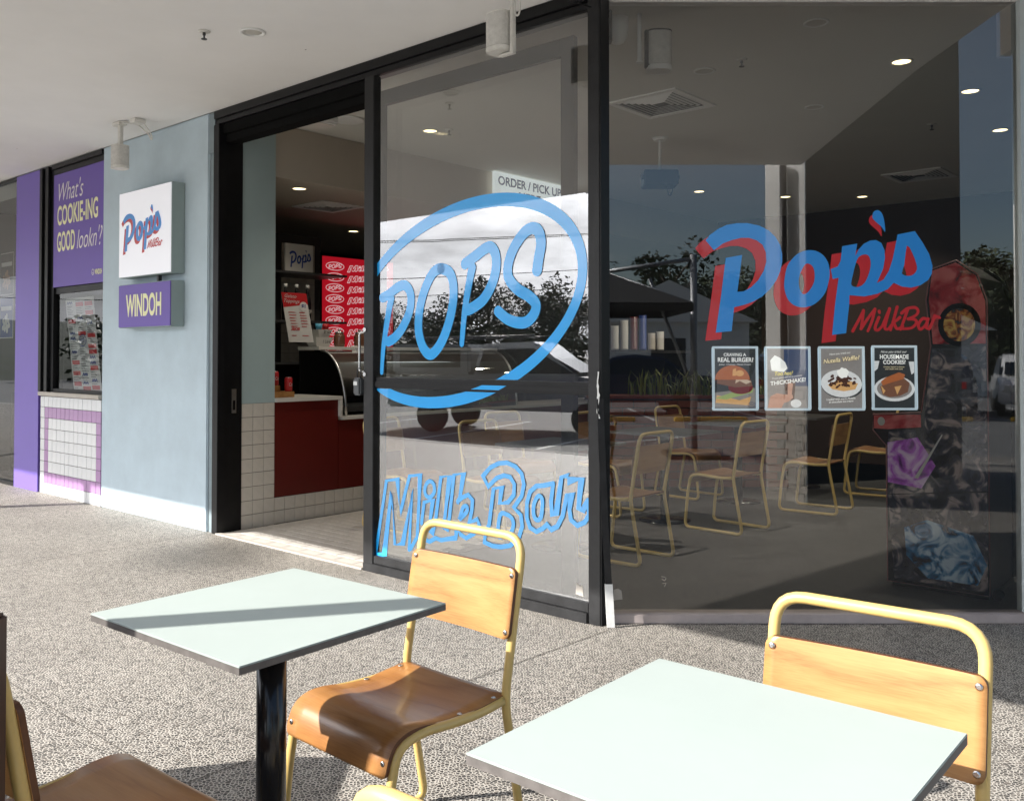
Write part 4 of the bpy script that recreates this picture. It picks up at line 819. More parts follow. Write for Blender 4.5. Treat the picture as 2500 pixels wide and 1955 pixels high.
t = thing('recessed_light', 'unlit round recessed light in the outdoor soffit', 'downlight', (-1.933,-0.794,3.3), 'f')
put('trim_ring', MB().lathe([(0.075,-0.0006),(0.075,-0.008),(0.060,-0.011),(0.058,-0.002)], (-1.933,-0.794,3.3), 28), M['white'], t); put('bowl', MB().lathe([(0.0575,-0.0015),(0.03,-0.0045)], (-1.933,-0.794,3.3), 28), M['lampoff'], t)
# indoor ceiling fittings
for k, (u, n, lit, lb) in enumerate(((0.638,1.263,0,'unlit downlight nearest the corner window head'),(0.77,2.305,1,'lit downlight, nearest lit one in the corner window'),(-0.293,1.632,0,'unlit downlight right of the front ceiling vent'),(-0.105,2.983,0,'unlit downlight in the middle of the room ceiling'),(0.919,3.318,1,'lit downlight at the top right over the sky reflection'),(0.787,4.719,1,'lower lit downlight at the right over the sky reflection'),(-2.87,1.541,1,'lit downlight seen high through the fixed glass panel'),(-2.6,5.6,1,'lit downlight far back left over the tables'),(-2.0,6.6,1,'lit downlight far back right over the tables'),(-1.3,7.2,1,'small lit downlight near the dark back wall'))):
    downlight((u,n,3.3), lb, 'f', lit, 0.06, 'indoor ceiling downlights')
for (u, n, lb) in ((-3.95,0.98,'lit downlight under the cream bulkhead seen through the doorway'),(-5.77,3.05,'small lit downlight deep behind the serving counter')):
    downlight((u,n,2.86), lb, 'f', 1, 0.06, 'downlights over the counter', 8)
sprinkler((0.007,1.579,3.3), 'sprinkler head on the indoor ceiling beside the front vent', 'f', 'indoor sprinklers'); sprinkler((0.411,4.133,3.3), 'sprinkler head on the indoor ceiling near the rear vent', 'f', 'indoor sprinklers'); sprinkler((-2.72,1.62,3.3), 'sprinkler head seen through the fixed glass panel', 'f', 'indoor sprinklers')
def vent(u, n, label, w=0.60, zc=3.3):
    t = thing('ceiling_vent', label, 'vent', (u,n,zc), 'f', group='square ceiling vents')
    def ring(a, b, z0, z1):
        return MB().box(u-a,u+a,n-a,n-b,z0,z1).box(u-a,u+a,n+b,n+a,z0,z1).box(u-a,u-b,n-b,n+b,z0,z1).box(u+b,u+a,n-b,n+b,z0,z1)
    put('frame', ring(w/2,w/2-0.045,zc-0.012,zc-0.0005), M['soffit'], t)
    put('cavity', MB().box(u-w/2+0.046,u+w/2-0.046,n-w/2+0.046,n+w/2-0.046,zc-0.002,zc-0.0004), M['black'], t)
    a = w/2-0.05; k = 0
    while a > 0.05:          # each louvre is a sloping square ring
        vs = []
        for (aa, z) in ((a,zc-0.004),(a-0.014,zc-0.012),(a-0.016,zc-0.0105),(a-0.003,zc-0.0035)):
            vs += [(u-aa,n-aa,z),(u+aa,n-aa,z),(u+aa,n+aa,z),(u-aa,n+aa,z)]
        fs = [(4*i+k2, 4*i+(k2+1) % 4, 4*((i+1) % 4)+(k2+1) % 4, 4*((i+1) % 4)+k2) for i in range(4) for k2 in range(4)]
        put('louvre', MB().add(vs, fs), M['soffit'], t); a -= 0.036
vent(-0.94, 2.13, 'square louvred ceiling vent near the corner post'); vent(-0.36, 6.30, 'square louvred ceiling vent near the dark back wall'); vent(-4.55, 1.75, 'louvred vent under the cream bulkhead over the serving counter', 0.5, 2.86)
t = thing('indoor_speaker', 'white indoor speaker with black bracket behind the corner window', 'speaker', (0.82,5.1,2.97))
sp_c = (0.825,5.1)
def ov(cx, cy, rx, ry, z0, z1, seg=26):
    return MB().slab([(cx+rx*math.copysign(abs(math.cos(q))**.7, math.cos(q)), cy+ry*math.copysign(abs(math.sin(q))**.7, math.sin(q))) for q in (2*math.pi*k/seg for k in range(seg))], z0, z1)
put('grille', ov(*sp_c,0.07,0.065,3.005,3.19), M['mesh_white'], t); put('base', ov(*sp_c,0.072,0.067,2.975,3.004), M['white'], t, bev=0.006); put('cap', ov(*sp_c,0.071,0.066,3.1905,3.198), M['black'], t)
put('bracket', MB().box(0.742,0.772,5.06,5.10,2.99,3.20), M['black'], t, bev=0.004); put('drop_pole', MB().tube([(0.715,5.09,3.298),(0.715,5.09,3.03)],0.012).tube([(0.715,5.09,3.029),(0.715,5.09,3.022)],0.02,14), M['white'], t)
t = thing('dome_camera', 'small white dome camera beside the black corner post', 'camera', (0.60,5.15,3.2))
put('dome', MB().lathe([(0.06,3.297),(0.062,3.24),(0.055,3.19),(0.035,3.155),(0.01,3.145)],(0.60,5.15,0),20), M['white'], t); put('housing', MB().box(0.50,0.555,5.02,5.08,3.12,3.296), M['black'], t, bev=0.004)
t = thing('ceiling_projector', 'dark projector hanging from the ceiling behind the corner window', 'projector', (1.3,8.0,2.8))
put('body', MB().box(1.15,1.45,7.9,8.15,2.87,3.0), M['darkmetal'], t, bev=0.008); put('drop_rod', MB().tube([(1.3,8.0,3.298),(1.3,8.0,3.0)],0.012), M['white'], t); put('mounting_plate', MB().lathe([(0.07,3.298),(0.05,3.27)],(1.3,8.0,0),16), M['white'], t)
put('side_knob', MB().box(1.135,1.149,7.95,8.0,2.93,2.96).box(1.451,1.465,7.95,8.0,2.93,2.96), M['darkmetal'], t); put('cable_loop', MB().tube(smooth_path([(1.35,7.95,2.87),(1.36,7.94,2.80),(1.38,7.94,2.78),(1.40,7.95,2.82),(1.41,7.95,2.87)],5),0.006,6), M['black'], t)

# ================================================================== chairs and tables
def make_chair(label, screws=True, group=None):
    t = thing('cafe_chair', label, 'chair', (0,0,0), 'l', group=group)
    hw = 0.205
    def side(s):
        return [(s*hw,-0.172,0.437),(s*hw,-0.08,0.428),(s*hw,0.03,0.432),(s*hw,0.12,0.442),(s*hw,0.205,0.425),(s*hw,0.232,0.30),(s*hw,0.262,0.0125),(s*hw,-0.262,0.0125),(s*hw,-0.182,0.435),(s*hw*1.0,-0.258,0.868)]
    L = side(-1); Rr = side(1)[::-1]
    rad = {1:0.05,2:0.05,3:0.05,4:0.045,5:0.08,6:0.05,7:0.05,8:0.05,9:0.065,10:0.065,11:0.05,12:0.05,13:0.05,14:0.08,15:0.045,16:0.05,17:0.05,18:0.05}
    put('frame', MB().tube(fillet(L+Rr, rad, 6), 0.0125, 14), M['yellow'], t)
    # waterfall plywood seat
    prof = smooth_path([(-0.188,0.452),(-0.12,0.446),(-0.04,0.441),(0.05,0.446),(0.12,0.456),(0.175,0.455),(0.215,0.436),(0.236,0.400),(0.244,0.362)], 4)
    prof = [(p[0], p[1]) for p in [tuple(q) for q in prof]]
    nx = 8; vs = []; fs = []; th = 0.011; m = len(prof)
    for i, (y, z) in enumerate(prof):
        a = prof[max(0,i-1)]; b = prof[min(m-1,i+1)]; d = Vector((b[0]-a[0], b[1]-a[1])).normalized(); nn = Vector((-d.y, d.x))
        e = min(i, m-1-i); half = 0.207-(0.012 if e == 0 else 0.003 if e == 1 else 0)
        for j in range(nx+1):
            x = -half+2*half*j/nx; dip = -0.006*(1-(x/half)**2)*max(0, 1-abs(y)/0.25)
            vs += [(x, y, z+dip+0.0), (x, y-nn.x*th, z+dip-nn.y*th)]
    def id_(i, j, k): return (i*(nx+1)+j)*2+k
    edge = []
    for i in range(m-1):
        for j in range(nx):
            fs += [(id_(i,j,0),id_(i,j+1,0),id_(i+1,j+1,0),id_(i+1,j,0)), (id_(i,j,1),id_(i+1,j,1),id_(i+1,j+1,1),id_(i,j+1,1))]
    top_n = len(fs)
    for i in range(m-1): fs += [(id_(i,0,0),id_(i+1,0,0),id_(i+1,0,1),id_(i,0,1)), (id_(i,nx,0),id_(i,nx,1),id_(i+1,nx,1),id_(i+1,nx,0))]
    for j in range(nx): fs += [(id_(0,j,0),id_(0,j,1),id_(0,j+1,1),id_(0,j+1,0)), (id_(m-1,j,0),id_(m-1,j+1,0),id_(m-1,j+1,1),id_(m-1,j,1))]
    mb = MB().add(vs, fs, False); mb.sm = [k < top_n for k in range(len(fs))]
    st = put('seat', mb, [M['ply_y'], M['plyedge']], t)
    for k, p in enumerate(st.data.polygons): p.material_index = 0 if k < top_n else 1
    # plywood backrest with rounded corners, slightly hollow
    w2, h0, h1, r = 0.2135, 0.598, 0.787, 0.02
    nxx = 20; vs = []; fs = []
    ce = [r*(1-math.cos(math.pi/2*k/6)) for k in range(7)]
    zl = [h0+c for c in ce]+[h0+r+(h1-h0-2*r)*k/5 for k in range(1, 5)]+[h1-c for c in ce[::-1]]; nz = len(zl)-1
    for i in range(nz+1):
        z = zl[i]; dz = min(z-h0, h1-z); half = w2 if dz >= r else w2-r+math.sqrt(max(0, r*r-(r-dz)**2))
        yb = -0.182+(z-0.435)*(-0.076/0.433)+0.0135
        for j in range(nxx+1):
            x = -half+2*half*j/nxx; cv = -0.012*(1-(x/w2)**2)
            vs += [(x, yb+cv+0.0115, z), (x, yb+cv, z)]
    def ib(i, j, k): return (i*(nxx+1)+j)*2+k
    for i in range(nz):
        for j in range(nxx): fs += [(ib(i,j,0),ib(i+1,j,0),ib(i+1,j+1,0),ib(i,j+1,0)), (ib(i,j,1),ib(i,j+1,1),ib(i+1,j+1,1),ib(i+1,j,1))]
    tn = len(fs)
    for i in range(nz): fs += [(ib(i,0,0),ib(i,0,1),ib(i+1,0,1),ib(i+1,0,0)), (ib(i,nxx,0),ib(i+1,nxx,0),ib(i+1,nxx,1),ib(i,nxx,1))]
    for j in range(nxx): fs += [(ib(0,j,0),ib(0,j+1,0),ib(0,j+1,1),ib(0,j,1)), (ib(nz,j,0),ib(nz,j,1),ib(nz,j+1,1),ib(nz,j+1,0))]
    mb = MB().add(vs, fs); mb.sm = [k < tn for k in range(len(fs))]
    bk = put('backrest', mb, [M['ply'], M['plyedge']], t)
    for k, p in enumerate(bk.data.polygons): p.material_index = 0 if k < tn else 1
    if screws:
        for sx in (-1, 1):
            for z in (0.617, 0.768):
                yb = -0.182+(z-0.435)*(-0.076/0.433)+0.0247
                put('screw', MB().lathe([(0.0075,0.0),(0.0072,0.0015),(0.004,0.003)], (sx*0.199,yb,z), 12, axis='y'), M['chrome'], t)
            for yy, zz in ((-0.15,0.4485),(-0.02,0.4418),(0.236,0.395)):
                if yy < 0.2: put('screw', MB().lathe([(0.0075,zz),(0.0072,zz+0.0015),(0.004,zz+0.0025)], (sx*0.193,yy,0), 12), M['chrome'], t)
                else: put('screw', MB().lathe([(0.0075,0),(0.0072,0.0015),(0.004,0.0025)], (sx*0.190,yy+0.002,zz), 12, axis='y'), M['chrome'], t)
    return t
c1 = make_chair('yellow tube chair with lit plywood back, between table and doorway panel', True, 'outdoor cafe chairs')
c1.location = (-0.294, 2.53, 0); c1.rotation_euler = (0, 0, R(137.8))
dup(c1, (0.575,1.655,0), R(142.1), 'yellow tube chair behind the nearest table at the right')
dup(c1, (0.131,1.179,0), R(-38.5), 'yellow tube chair with only its top bend showing at the bottom edge')
dup(c1, (-0.868,1.88,0), R(-38.5), 'shaded chair with brown seat at the bottom left corner')
def make_table(label, side, loc, rz, grp, top=None):
    t = thing('cafe_table', label, 'table', loc, 'l', rz, group=grp); s = side/2
    put('top', MB().box(-s,s,-s,s,0.746,0.750), top or M['laminate'], t, bev=0.0012)
    put('edge_core', MB().box(-s+0.0005,s-0.0005,-s+0.0005,s-0.0005,0.7315,0.7458), M['lamedge'], t)
    put('support_plate', MB().box(-0.14,0.14,-0.14,0.14,0.7235,0.7313), M['black'], t)
    put('post', MB().lathe([(0.037,0.014),(0.037,0.723)],(0,0,0),28), M['poleblack'], t)
    put('base', MB().lathe([(0.215,0.0),(0.215,0.006),(0.06,0.0138)],(0,0,0),36), M['poleblack'], t)
    return t
make_table('pale green-grey square table crossed by a dark shadow band', 0.6155, (-0.601,2.299,0), R(-38.8), 'outdoor cafe tables')
make_table('nearest pale green-grey square table at the bottom right', 0.593, (0.344,1.502,0), R(-40.0), 'outdoor cafe tables')
# dark timber post at the photo's left edge, then unseen planter, screen and slim post added out left to throw shade
put('timber_post', MB().box(-0.925,-0.838,1.43,1.53,0,0.955), M['darktimber'], org=(-0.88,1.48,0), bev=0.006, label='dark brown timber post at the left edge by the shaded chair', cat='post')
t = thing('shade_caster_box', 'long dark box added out of view left of the tables to cast shade', 'planter', (-2.07,2.3,0))  # unseen box, added to cast the shade on the paving at lower left
for k in range(6): put('plank', MB().box(-2.2,-1.94,1.9,2.80,0.002+0.145*k,0.002+0.145*k+0.142), M['darktimber'], t, bev=0.004)
t = thing('shade_caster_screen', 'unseen dark planked screen added to shade the chair beside it', 'screen', (-1.48,1.7,0))  # unseen, added and sized to keep the sun off the near left chair
put('plank', MB().box(-1.56,-1.40,1.10,1.80,1.003,1.16), M['darktimber'], t, bev=0.004); put('plank', MB().box(-1.56,-1.40,1.10,1.58,1.163,1.34), M['darktimber'], t, bev=0.004)
for k in range(7): put('plank', MB().box(-1.56,-1.40,1.10,2.08,0.002+0.143*k,0.002+0.143*k+0.140), M['darktimber'], t, bev=0.004)
t = thing('shadow_band_post', 'unseen slim dark post added left of the tables to cast the shadow band', 'post', (-2.585,1.716,0))  # unseen, placed so its shadow makes the band across the table
put('shaft', MB().box(-2.63,-2.54,1.67,1.76,0.012,2.36), M['darkmetal'], t, bev=0.004); put('base_plate', MB().box(-2.67,-2.50,1.63,1.80,0.0,0.0118), M['darkmetal'], t)
for k, u in enumerate((-8.6,-13.0)):
    put('soffit_post', MB().box(u-0.045,u+0.045,-4.12,-4.03,0,3.18), M['darkmetal'], org=(u,-4.07,0), frame='f', label=['slim steel post holding the soffit edge, left of the purple panel','slim steel post holding the soffit edge, farthest left'][k], cat='post', group='soffit posts')
cable([(-0.19,2.275,0.006),(-0.17,2.33,0.006),(-0.10,2.36,0.006),(0.05,2.39,0.006),(0.25,2.40,0.006)], 0.004, 'thin black line on the paving under the tables', M['black'], 'w')  # dark line on the paving, drawn as a slim black tube

# ================================================================== indoor furniture
ci = make_chair('yellow tube chair inside, nearest the corner post', False, 'indoor cafe chairs')
ci.location = W(-0.80,1.42); ci.rotation_euler = (0, 0, ANG+R(90))
for k, (u, n, left, lb) in enumerate(((-0.78,2.83,0,'indoor yellow chair under the first framed poster'),(-0.60,4.14,0,'indoor yellow chair under the third framed poster'),(-0.55,5.5,0,'indoor yellow chair just left of the arcade machine'),(-1.95,1.42,1,'indoor yellow chair behind the script sticker, right one'),(-1.95,2.83,1,'indoor yellow chair facing out, behind the front indoor table'),(-1.9,4.14,1,'indoor yellow chair facing out, behind the second indoor table'),(-1.9,5.5,1,'indoor yellow chair facing out, farthest back'),(-2.75,1.15,1,'indoor yellow chair behind the script sticker, left one'),(-2.55,2.35,1,'indoor yellow chair seen through the glass panel, deeper in'),)):
    dup(ci, W(u,n), ANG+R(-90 if left else 90)+R((-4,3,5,-3,4,-5,2,6,-8)[k]), lb)
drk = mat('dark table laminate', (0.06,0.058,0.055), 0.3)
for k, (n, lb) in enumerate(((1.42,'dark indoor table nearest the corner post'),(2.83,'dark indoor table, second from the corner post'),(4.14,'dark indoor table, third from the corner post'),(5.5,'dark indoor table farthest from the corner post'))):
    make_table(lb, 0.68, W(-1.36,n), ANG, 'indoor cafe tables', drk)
# low brick planter wall with strappy plants
t = thing('brick_planter', 'low dark red brick planter wall inside behind the chairs', 'planter', (1.7,9.6,0))
put('core', MB().box(0.82,2.88,9.62,9.94,0,0.93), M['grout'], t)
bme = MB().box(-0.112,0.112,-0.012,0.03,-0.036,0.036).mesh('brick',0.003,1); bme.materials.append(M['brick'])
for r in range(11):
    for c in range(9):
        x = 0.93+0.232*c+(0.116 if r % 2 else 0)
        if x < 2.9: share('brick', bme, None, t, (x, 9.61+rm.uniform(-.002,.002), 0.045+0.083*r))
put('capping', MB().box(0.80,2.92,9.58,9.96,0.932,0.965), M['brick'], t, bev=0.004)
rl = random.Random(11); lm = MB()
for k in range(170):
    x = rl.uniform(1.25,2.75); y = rl.uniform(9.66,9.9); h = rl.uniform(0.12,0.32); a = rl.uniform(0,6.28); b = rl.uniform(0.05,0.22); w = rl.uniform(0.006,0.012)
    s = Vector((-math.sin(a), math.cos(a)))*w; d = Vector((math.cos(a), math.sin(a)))
    p = [(x,y,0.95),(x+d.x*b*.3,y+d.y*b*.3,0.95+h*.7),(x+d.x*b,y+d.y*b,0.95+h)]
    lm.add([(p[0][0]-s.x,p[0][1]-s.y,p[0][2]),(p[0][0]+s.x,p[0][1]+s.y,p[0][2]),(p[1][0]+s.x,p[1][1]+s.y,p[1][2]),(p[1][0]-s.x,p[1][1]-s.y,p[1][2]),p[2]],[(0,1,2,3),(3,2,4)])
put('strappy_plants', lm, M['leaf2'], org=(2,9.78,0.95), label='green strappy plants growing in the brick planter', cat='plants', kind='stuff')
# doorway floor tiles
ft = MB().box(-0.0962,0.0962,-0.0470,0.0470,0.0,0.006).mesh('floor_tile',0.001,1); ft.materials.append(M['floortile'])
fth = MB().box(-0.0462,0.0462,-0.0470,0.0470,0.0,0.006).mesh('half_tile',0.001,1); fth.materials.append(M['floortile'])
t = thing('tiled_entry_floor', 'beige brick-laid tile floor just inside the doorway', 'floor', (-2.8,0.03,0.0012), 'f')
put('grout_bed', MB().box(-3.62,-1.74,0.032,1.62,0.0014,0.004), M['grout_w'] if False else mat('brown grout', (0.11,0.09,0.075), 0.9), t)
for r in range(16):
    for c in range(9):
        u = -3.52+0.2*c+(0.1 if r % 2 else 0); n = 0.085+0.1*r
        if c == 0 and r % 2: share('half_tile', fth, None, t, (-3.57, n, 0.0022))
        if u < -1.84: share('floor_tile', ft, None, t, (u, n, 0.002+rm.uniform(0,.0006)))
# pier beside the doorway
t = thing('tiled_pier', 'pale blue pier with cream tiled base inside the doorway', 'pier', (-3.7,0.38,0), 'f')
put('upper_wall', MB().box(-4.6,-3.652,0.225,0.535,1.0,3.297), M['bluewall'], t); put('core', MB().box(-4.6,-3.660,0.226,0.534,0,0.999), M['grout'], t)
pm = MB().box(-0.006,0.008,-0.0495,0.0495,-0.0535,0.0535).mesh('wall_tile',0.001,1); pm.materials.append(M['tile_in'])
for r in range(9):
    for c in range(3): share('wall_tile', pm, None, t, (-3.656+rm.uniform(-.0006,.0006), 0.2775+0.1025*c, 0.0565+0.1110*r))
# serving counter
t = thing('serving_counter', 'dark red serving counter with pale top and tiled kick inside the doorway', 'counter', (-3.9,3,0), 'f')
put('red_panel', MB().box(-4.2,-3.655,0.537,1.188,0.222,1.0), M['redpanel'], t); put('red_panel', MB().box(-4.2,-3.655,1.192,6.2,0.222,0.82), M['redpanel'], t)
put('top', MB().box(-4.25,-3.625,0.537,1.215,1.0,1.03).box(-3.66,-3.625,1.187,1.215,0.85,0.999).box(-4.25,-3.625,1.216,6.2,0.822,0.849), M['stone'], t, bev=0.002)
put('kick', MB().box(-4.2,-3.668,0.537,6.2,0,0.221), M['grout'], t)
km = MB().box(-0.006,0.008,-0.0495,0.0495,-0.0525,0.0525).mesh('kick_tile',0.001,1); km.materials.append(M['tile_in'])
for r in range(2):
    for c in range(36): share('kick_tile', km, None, t, (-3.665, 0.589+0.1025*c, 0.056+0.109*r))
t = thing('display_cabinet', 'curved glass gelato cabinet on the serving counter', 'display cabinet', (-3.95,2,0.85), 'f')
arc = [(-3.68-0.36*(1-math.cos(q)), 0.85+0.58*math.sin(q)) for q in (math.pi/2*k/10 for k in range(11))]
vs = [(p[0],1.30,p[1]) for p in arc]+[(p[0],3.6,p[1]) for p in arc]
put('curved_pane', MB().add(vs,[(i,i+1,12+i,11+i) for i in range(10)],True), GP, t)
put('rib', MB().tube([(p[0],1.295,p[1]) for p in arc],0.012,6), M['steel'], t); put('rib', MB().tube([(p[0],3.6,p[1]) for p in arc],0.012,6), M['steel'], t)
put('top_shelf', MB().box(-4.3,-3.98,1.22,3.62,1.435,1.465), M['stone'], t, bev=0.003); put('tray', MB().box(-4.2,-3.75,1.32,3.58,0.88,0.93), M['darkmetal'], t); put('back_panel', MB().box(-4.32,-4.30,1.25,3.6,0.85,1.43), M['black'], t)
# red menu board
t = thing('red_menu_board', 'lit red board repeating white oval and script lettering behind the counter', 'menu board', (-5.5,2.9,1.4), 'f')
put('case', MB().box(-5.56,-5.514,2.40,3.45,1.35,2.50), M['black'], t); put('lit_face', MB().add([(-5.511,2.405,1.355),(-5.511,3.445,1.355),(-5.511,3.445,2.495),(-5.511,2.405,2.495)],[(0,1,2,3)]), M['redlit'], t)
mbp = MILK_BAR_PATHS; allp = [p for L in mbp for p in L]; ax0, ax1 = min(p[0] for p in allp), max(p[0] for p in allp); az0, az1 = min(p[1] for p in allp), max(p[1] for p in allp)
row = MB()
def yz(mb_, u): mb_.v = [(u+(v[1]), v[0], v[2]) for v in mb_.v]; return mb_
for L in mbp:
    cl = L[0] == L[-1]; pp = L[:-1] if cl else L
    row.ribbon([(2.755+(p[0]-ax0)/(ax1-ax0)*0.62, (p[1]-az0)/(az1-az0)*0.105) for p in pp], 0.0085, y=0, closed=cl, cap=0)
row.ribbon([(2.58+0.125*math.cos(q), 0.055+0.045*math.sin(q)) for q in (k*math.pi/14 for k in range(28))], 0.008, y=0.0, closed=True)
for pts, w0, w1 in POPS_STROKES:
    row.ribbon([(2.58+(p[0]+1.06)*0.135, 0.055+(p[1]-1.68)*0.085) for p in smooth_path(pts, 3)], 0.009, y=0.0006, cap=0)
yz(row, 0); rme = row.mesh('lettering_row'); rme.materials.append(M['whitelit'])
for k in range(9): share('lettering_row', rme, None, t, (-5.507, 0, 2.335-k*0.122))
# small signs on the counter
t = thing('toppings_menu', 'leaning red and white price board on the counter', 'menu', (-3.85,0.8,1.49), 'f')
tm = lambda a, b: (0.727+(0.985-0.727)*a+0.085*b, 1.925-0.425*b)
def uq(q, u): return MB().add([(u,p[0],p[1]) for p in q],[tuple(range(len(q)))])
put('board', uq([tm(0,0),tm(0,1),tm(1,1),tm(1,0)],-3.85), M['paper'], t); put('banner', uq([tm(0,0),tm(0,.30),tm(1,.22),tm(1,0)],-3.848), M['red'], t)
lettering('lettering', 'Gelato\n  Toppings', (0.755,0.915,1.83,1.91), 0, M['paper'], t, swap=-3.846, shear=.3, rot=-.03); lettering('lettering', 'Sauces', (0.83,0.92,1.60,1.64), 0, M['red'], t, swap=-3.846, shear=.3, bold=.02)
put('price_spot', MB().add([(-3.8465,0.955+0.042*math.cos(q),1.81+0.042*math.sin(q)) for q in (k*math.pi/10 for k in range(20))],[tuple(range(20))]), M['paper'], t); lettering('lettering', '$1', (0.935,0.975,1.79,1.83), 0, M['navy'], t, swap=-3.845, bold=.03)
tl_ = MB()
for c in range(2):
    for r in range(7):
        z = 1.76-0.024*r if r < 6 else 1.56; n0 = 0.80+0.11*c+0.006*r
        tl_.add([(-3.8465,n0,z),(-3.8465,n0,z-.006),(-3.8465,n0+rm.uniform(.04,.085),z-.006),(-3.8465,n0+rm.uniform(.04,.08),z)],[(0,1,2,3)])
put('print', tl_, M['red'], t, kind='stuff')
t = thing('script_board', 'small pale board with dark blue script on the back shelf', 'sign', (-4.6,1.45,2.2), 'f')
put('board', MB().box(-4.62,-4.6,1.29,1.61,2.19,2.46), M['paper'], t)
for k, lp in enumerate(logo_loops()):
    me = shape('lettering', lp)
    for v in me.vertices: v.co = (-4.598+0.0002*k, 1.30+v.co.x*0.000145, 2.43-v.co.y*0.00019)
    put('lettering', me, M['navy'], t)
t = thing('back_shelf', 'dark shelving with tiled back wall behind the counter', 'shelf', (-4.7,1.8,1), 'f')
put('shelf', MB().box(-4.95,-4.5,0.9,1.95,2.165,2.185), M['darkmetal'], t); put('shelf', MB().box(-4.95,-4.5,0.9,1.95,1.70,1.72), M['darkmetal'], t); put('shelf', MB().box(-4.95,-4.5,0.9,1.95,1.3,1.32), M['darkmetal'], t); put('back_panel', MB().box(-5.0,-4.96,0.56,1.97,0.9,2.6), M['grout'], t)
sm2 = MB().box(-0.004,0.006,-0.049,0.049,-0.049,0.049).mesh('back_tile'); sm2.materials.append(M['sill'])
for r in range(12):
    for c in range(4): share('back_tile', sm2, None, t, (-4.958, 1.54+0.1*c, 1.36+0.1*r))
for k in range(3):
    t = thing('drink_bottle', ['dark drink bottle with white cap, left on the back shelf','dark drink bottle with white cap, middle on the back shelf','dark drink bottle with white cap, right on the back shelf'][k], 'bottle', (-4.55,1.26+0.125*k,1.721), 'f', group='bottles on the back shelf')
    c0 = (-4.55,1.26+0.125*k,1.7215)
    put('glass_body', MB().lathe([(0.034,0),(0.036,0.02),(0.036,0.17),(0.03,0.22),(0.014,0.28),(0.013,0.31)],c0,14), M['black'], t); put('cap', MB().lathe([(0.017,0.311),(0.017,0.345)],c0,12), M['white'], t)
    lettering('label_print', 'TOP', (c0[1]-0.022,c0[1]+0.022,1.79,1.825), 0, M['paper'], t, swap=c0[0]+0.0375, bold=.02)
def can(u, n, z, label, m, txt):
    t = thing('drink_can', label, 'can', (u,n,z), 'f', group='drinks on the counter')
    put('body', MB().lathe([(0.026,0),(0.0325,0.006),(0.0325,0.108),(0.026,0.118)],(u,n,z),16), m, t); put('lid', MB().lathe([(0.026,0.1185),(0.025,0.1205)],(u,n,z),16), M['steel'], t)
    lettering('label_print', txt, (n-0.016,n+0.016,z+0.045,z+0.075), 0, M['paper'], t, swap=u+0.0335, shear=.2)
t = thing('timber_riser', 'two stepped light timber riser on the counter', 'riser', (-3.8,0.68,1.031), 'f')
put('step', MB().box(-3.95,-3.75,0.585,0.80,1.0315,1.08).box(-3.95,-3.84,0.585,0.72,1.081,1.13), M['ply'], t, bev=0.003)
brn = mat('dark brown can', (0.05,0.02,0.015), 0.3)
can(-3.88,0.62,1.1305,'dark can with white print on the upper riser step, left',brn,'Co'); can(-3.88,0.69,1.1305,'red can on the upper riser step',M['red'],'Co'); can(-3.79,0.765,1.0805,'red can on the lower riser step',M['red'],'Co')
for k, (n, w, h, z) in enumerate(((1.02,0.20,0.085,1.466),(1.04,0.16,0.07,1.552))):
    t = thing('paper_tub', ['lower open white paper tub on the cabinet shelf','upper open white paper tub stacked on the other'][k], 'tub', (-4.1,n,z), 'f', group='paper tubs')
    vs = [(-4.1-w*.3,n-w*.34+0.04,z),(-4.1+w*.3,n-w*.34+0.04,z),(-4.1+w*.3,n+w*.34+0.04,z),(-4.1-w*.3,n+w*.34+0.04,z),(-4.1-w*.45,n-w*.5+0.04,z+h),(-4.1+w*.45,n-w*.5+0.04,z+h),(-4.1+w*.45,n+w*.5+0.04,z+h),(-4.1-w*.45,n+w*.5+0.04,z+h)]
    put('tub_body', MB().add([(v[0],v[1]+0.25,v[2]) for v in vs],[(0,3,2,1),(0,1,5,4),(1,2,6,5),(2,3,7,6),(3,0,4,7)]), M['paper'], t)
    lettering('handwriting', ['1 Litre','$5 take'][k], (n+0.27,n+0.35,z+0.03,z+0.06), 0, M['black'], t, swap=-4.1+w*.45+0.002, shear=.2)
t = thing('sample_cups', 'small blue and red paper cups on top of the tubs', 'cups', (-4.1,1.33,1.63), 'f')
put('cup', MB().lathe([(0.026,0),(0.034,0.055)],(-4.1,1.31,1.6225),14), mat('cup blue', (0.10,0.38,0.55),0.5), t); put('cup', MB().lathe([(0.026,0),(0.034,0.055)],(-4.1,1.385,1.6225),14), M['red'], t)
for k, n in enumerate((1.56,1.80,1.90)):
    t = thing('topping_jar', ['glass topping jar at the left on the cabinet shelf','glass topping jar in the middle on the cabinet shelf','glass topping jar at the right on the cabinet shelf'][k], 'jar', (-4.12,n,1.466), 'f', group='topping jars')
    put('jar_body', MB().lathe([(0.045,0),(0.052,0.02),(0.052,0.10),(0.038,0.125)],(-4.12,n,1.466),16), mat('jar contents', (0.16,0.07,0.04),0.25,coat=.8), t); put('lid', MB().lathe([(0.04,0.1255),(0.04,0.14),(0.012,0.145),(0.012,0.165)],(-4.12,n,1.466),14), M['steel'], t)
t = thing('small_notice', 'small white notice card propped on the cabinet shelf edge', 'notice', (-3.99,1.68,1.45), 'f')
put('card', MB().add([(-3.97,1.60,1.40),(-3.96,1.92,1.39),(-3.99,1.90,1.47),(-4.0,1.60,1.475)],[(0,1,2,3)]), M['paper'], t)
lettering('print', 'For safety reasons, please\ndo not lean on the glass', (1.63,1.88,1.42,1.455), 0, M['navy'], t, swap=-3.968)
t = thing('order_sign', 'white hanging sign with blue capitals above the oval sticker', 'sign', (-3.55,3.75,2.95), 'f')
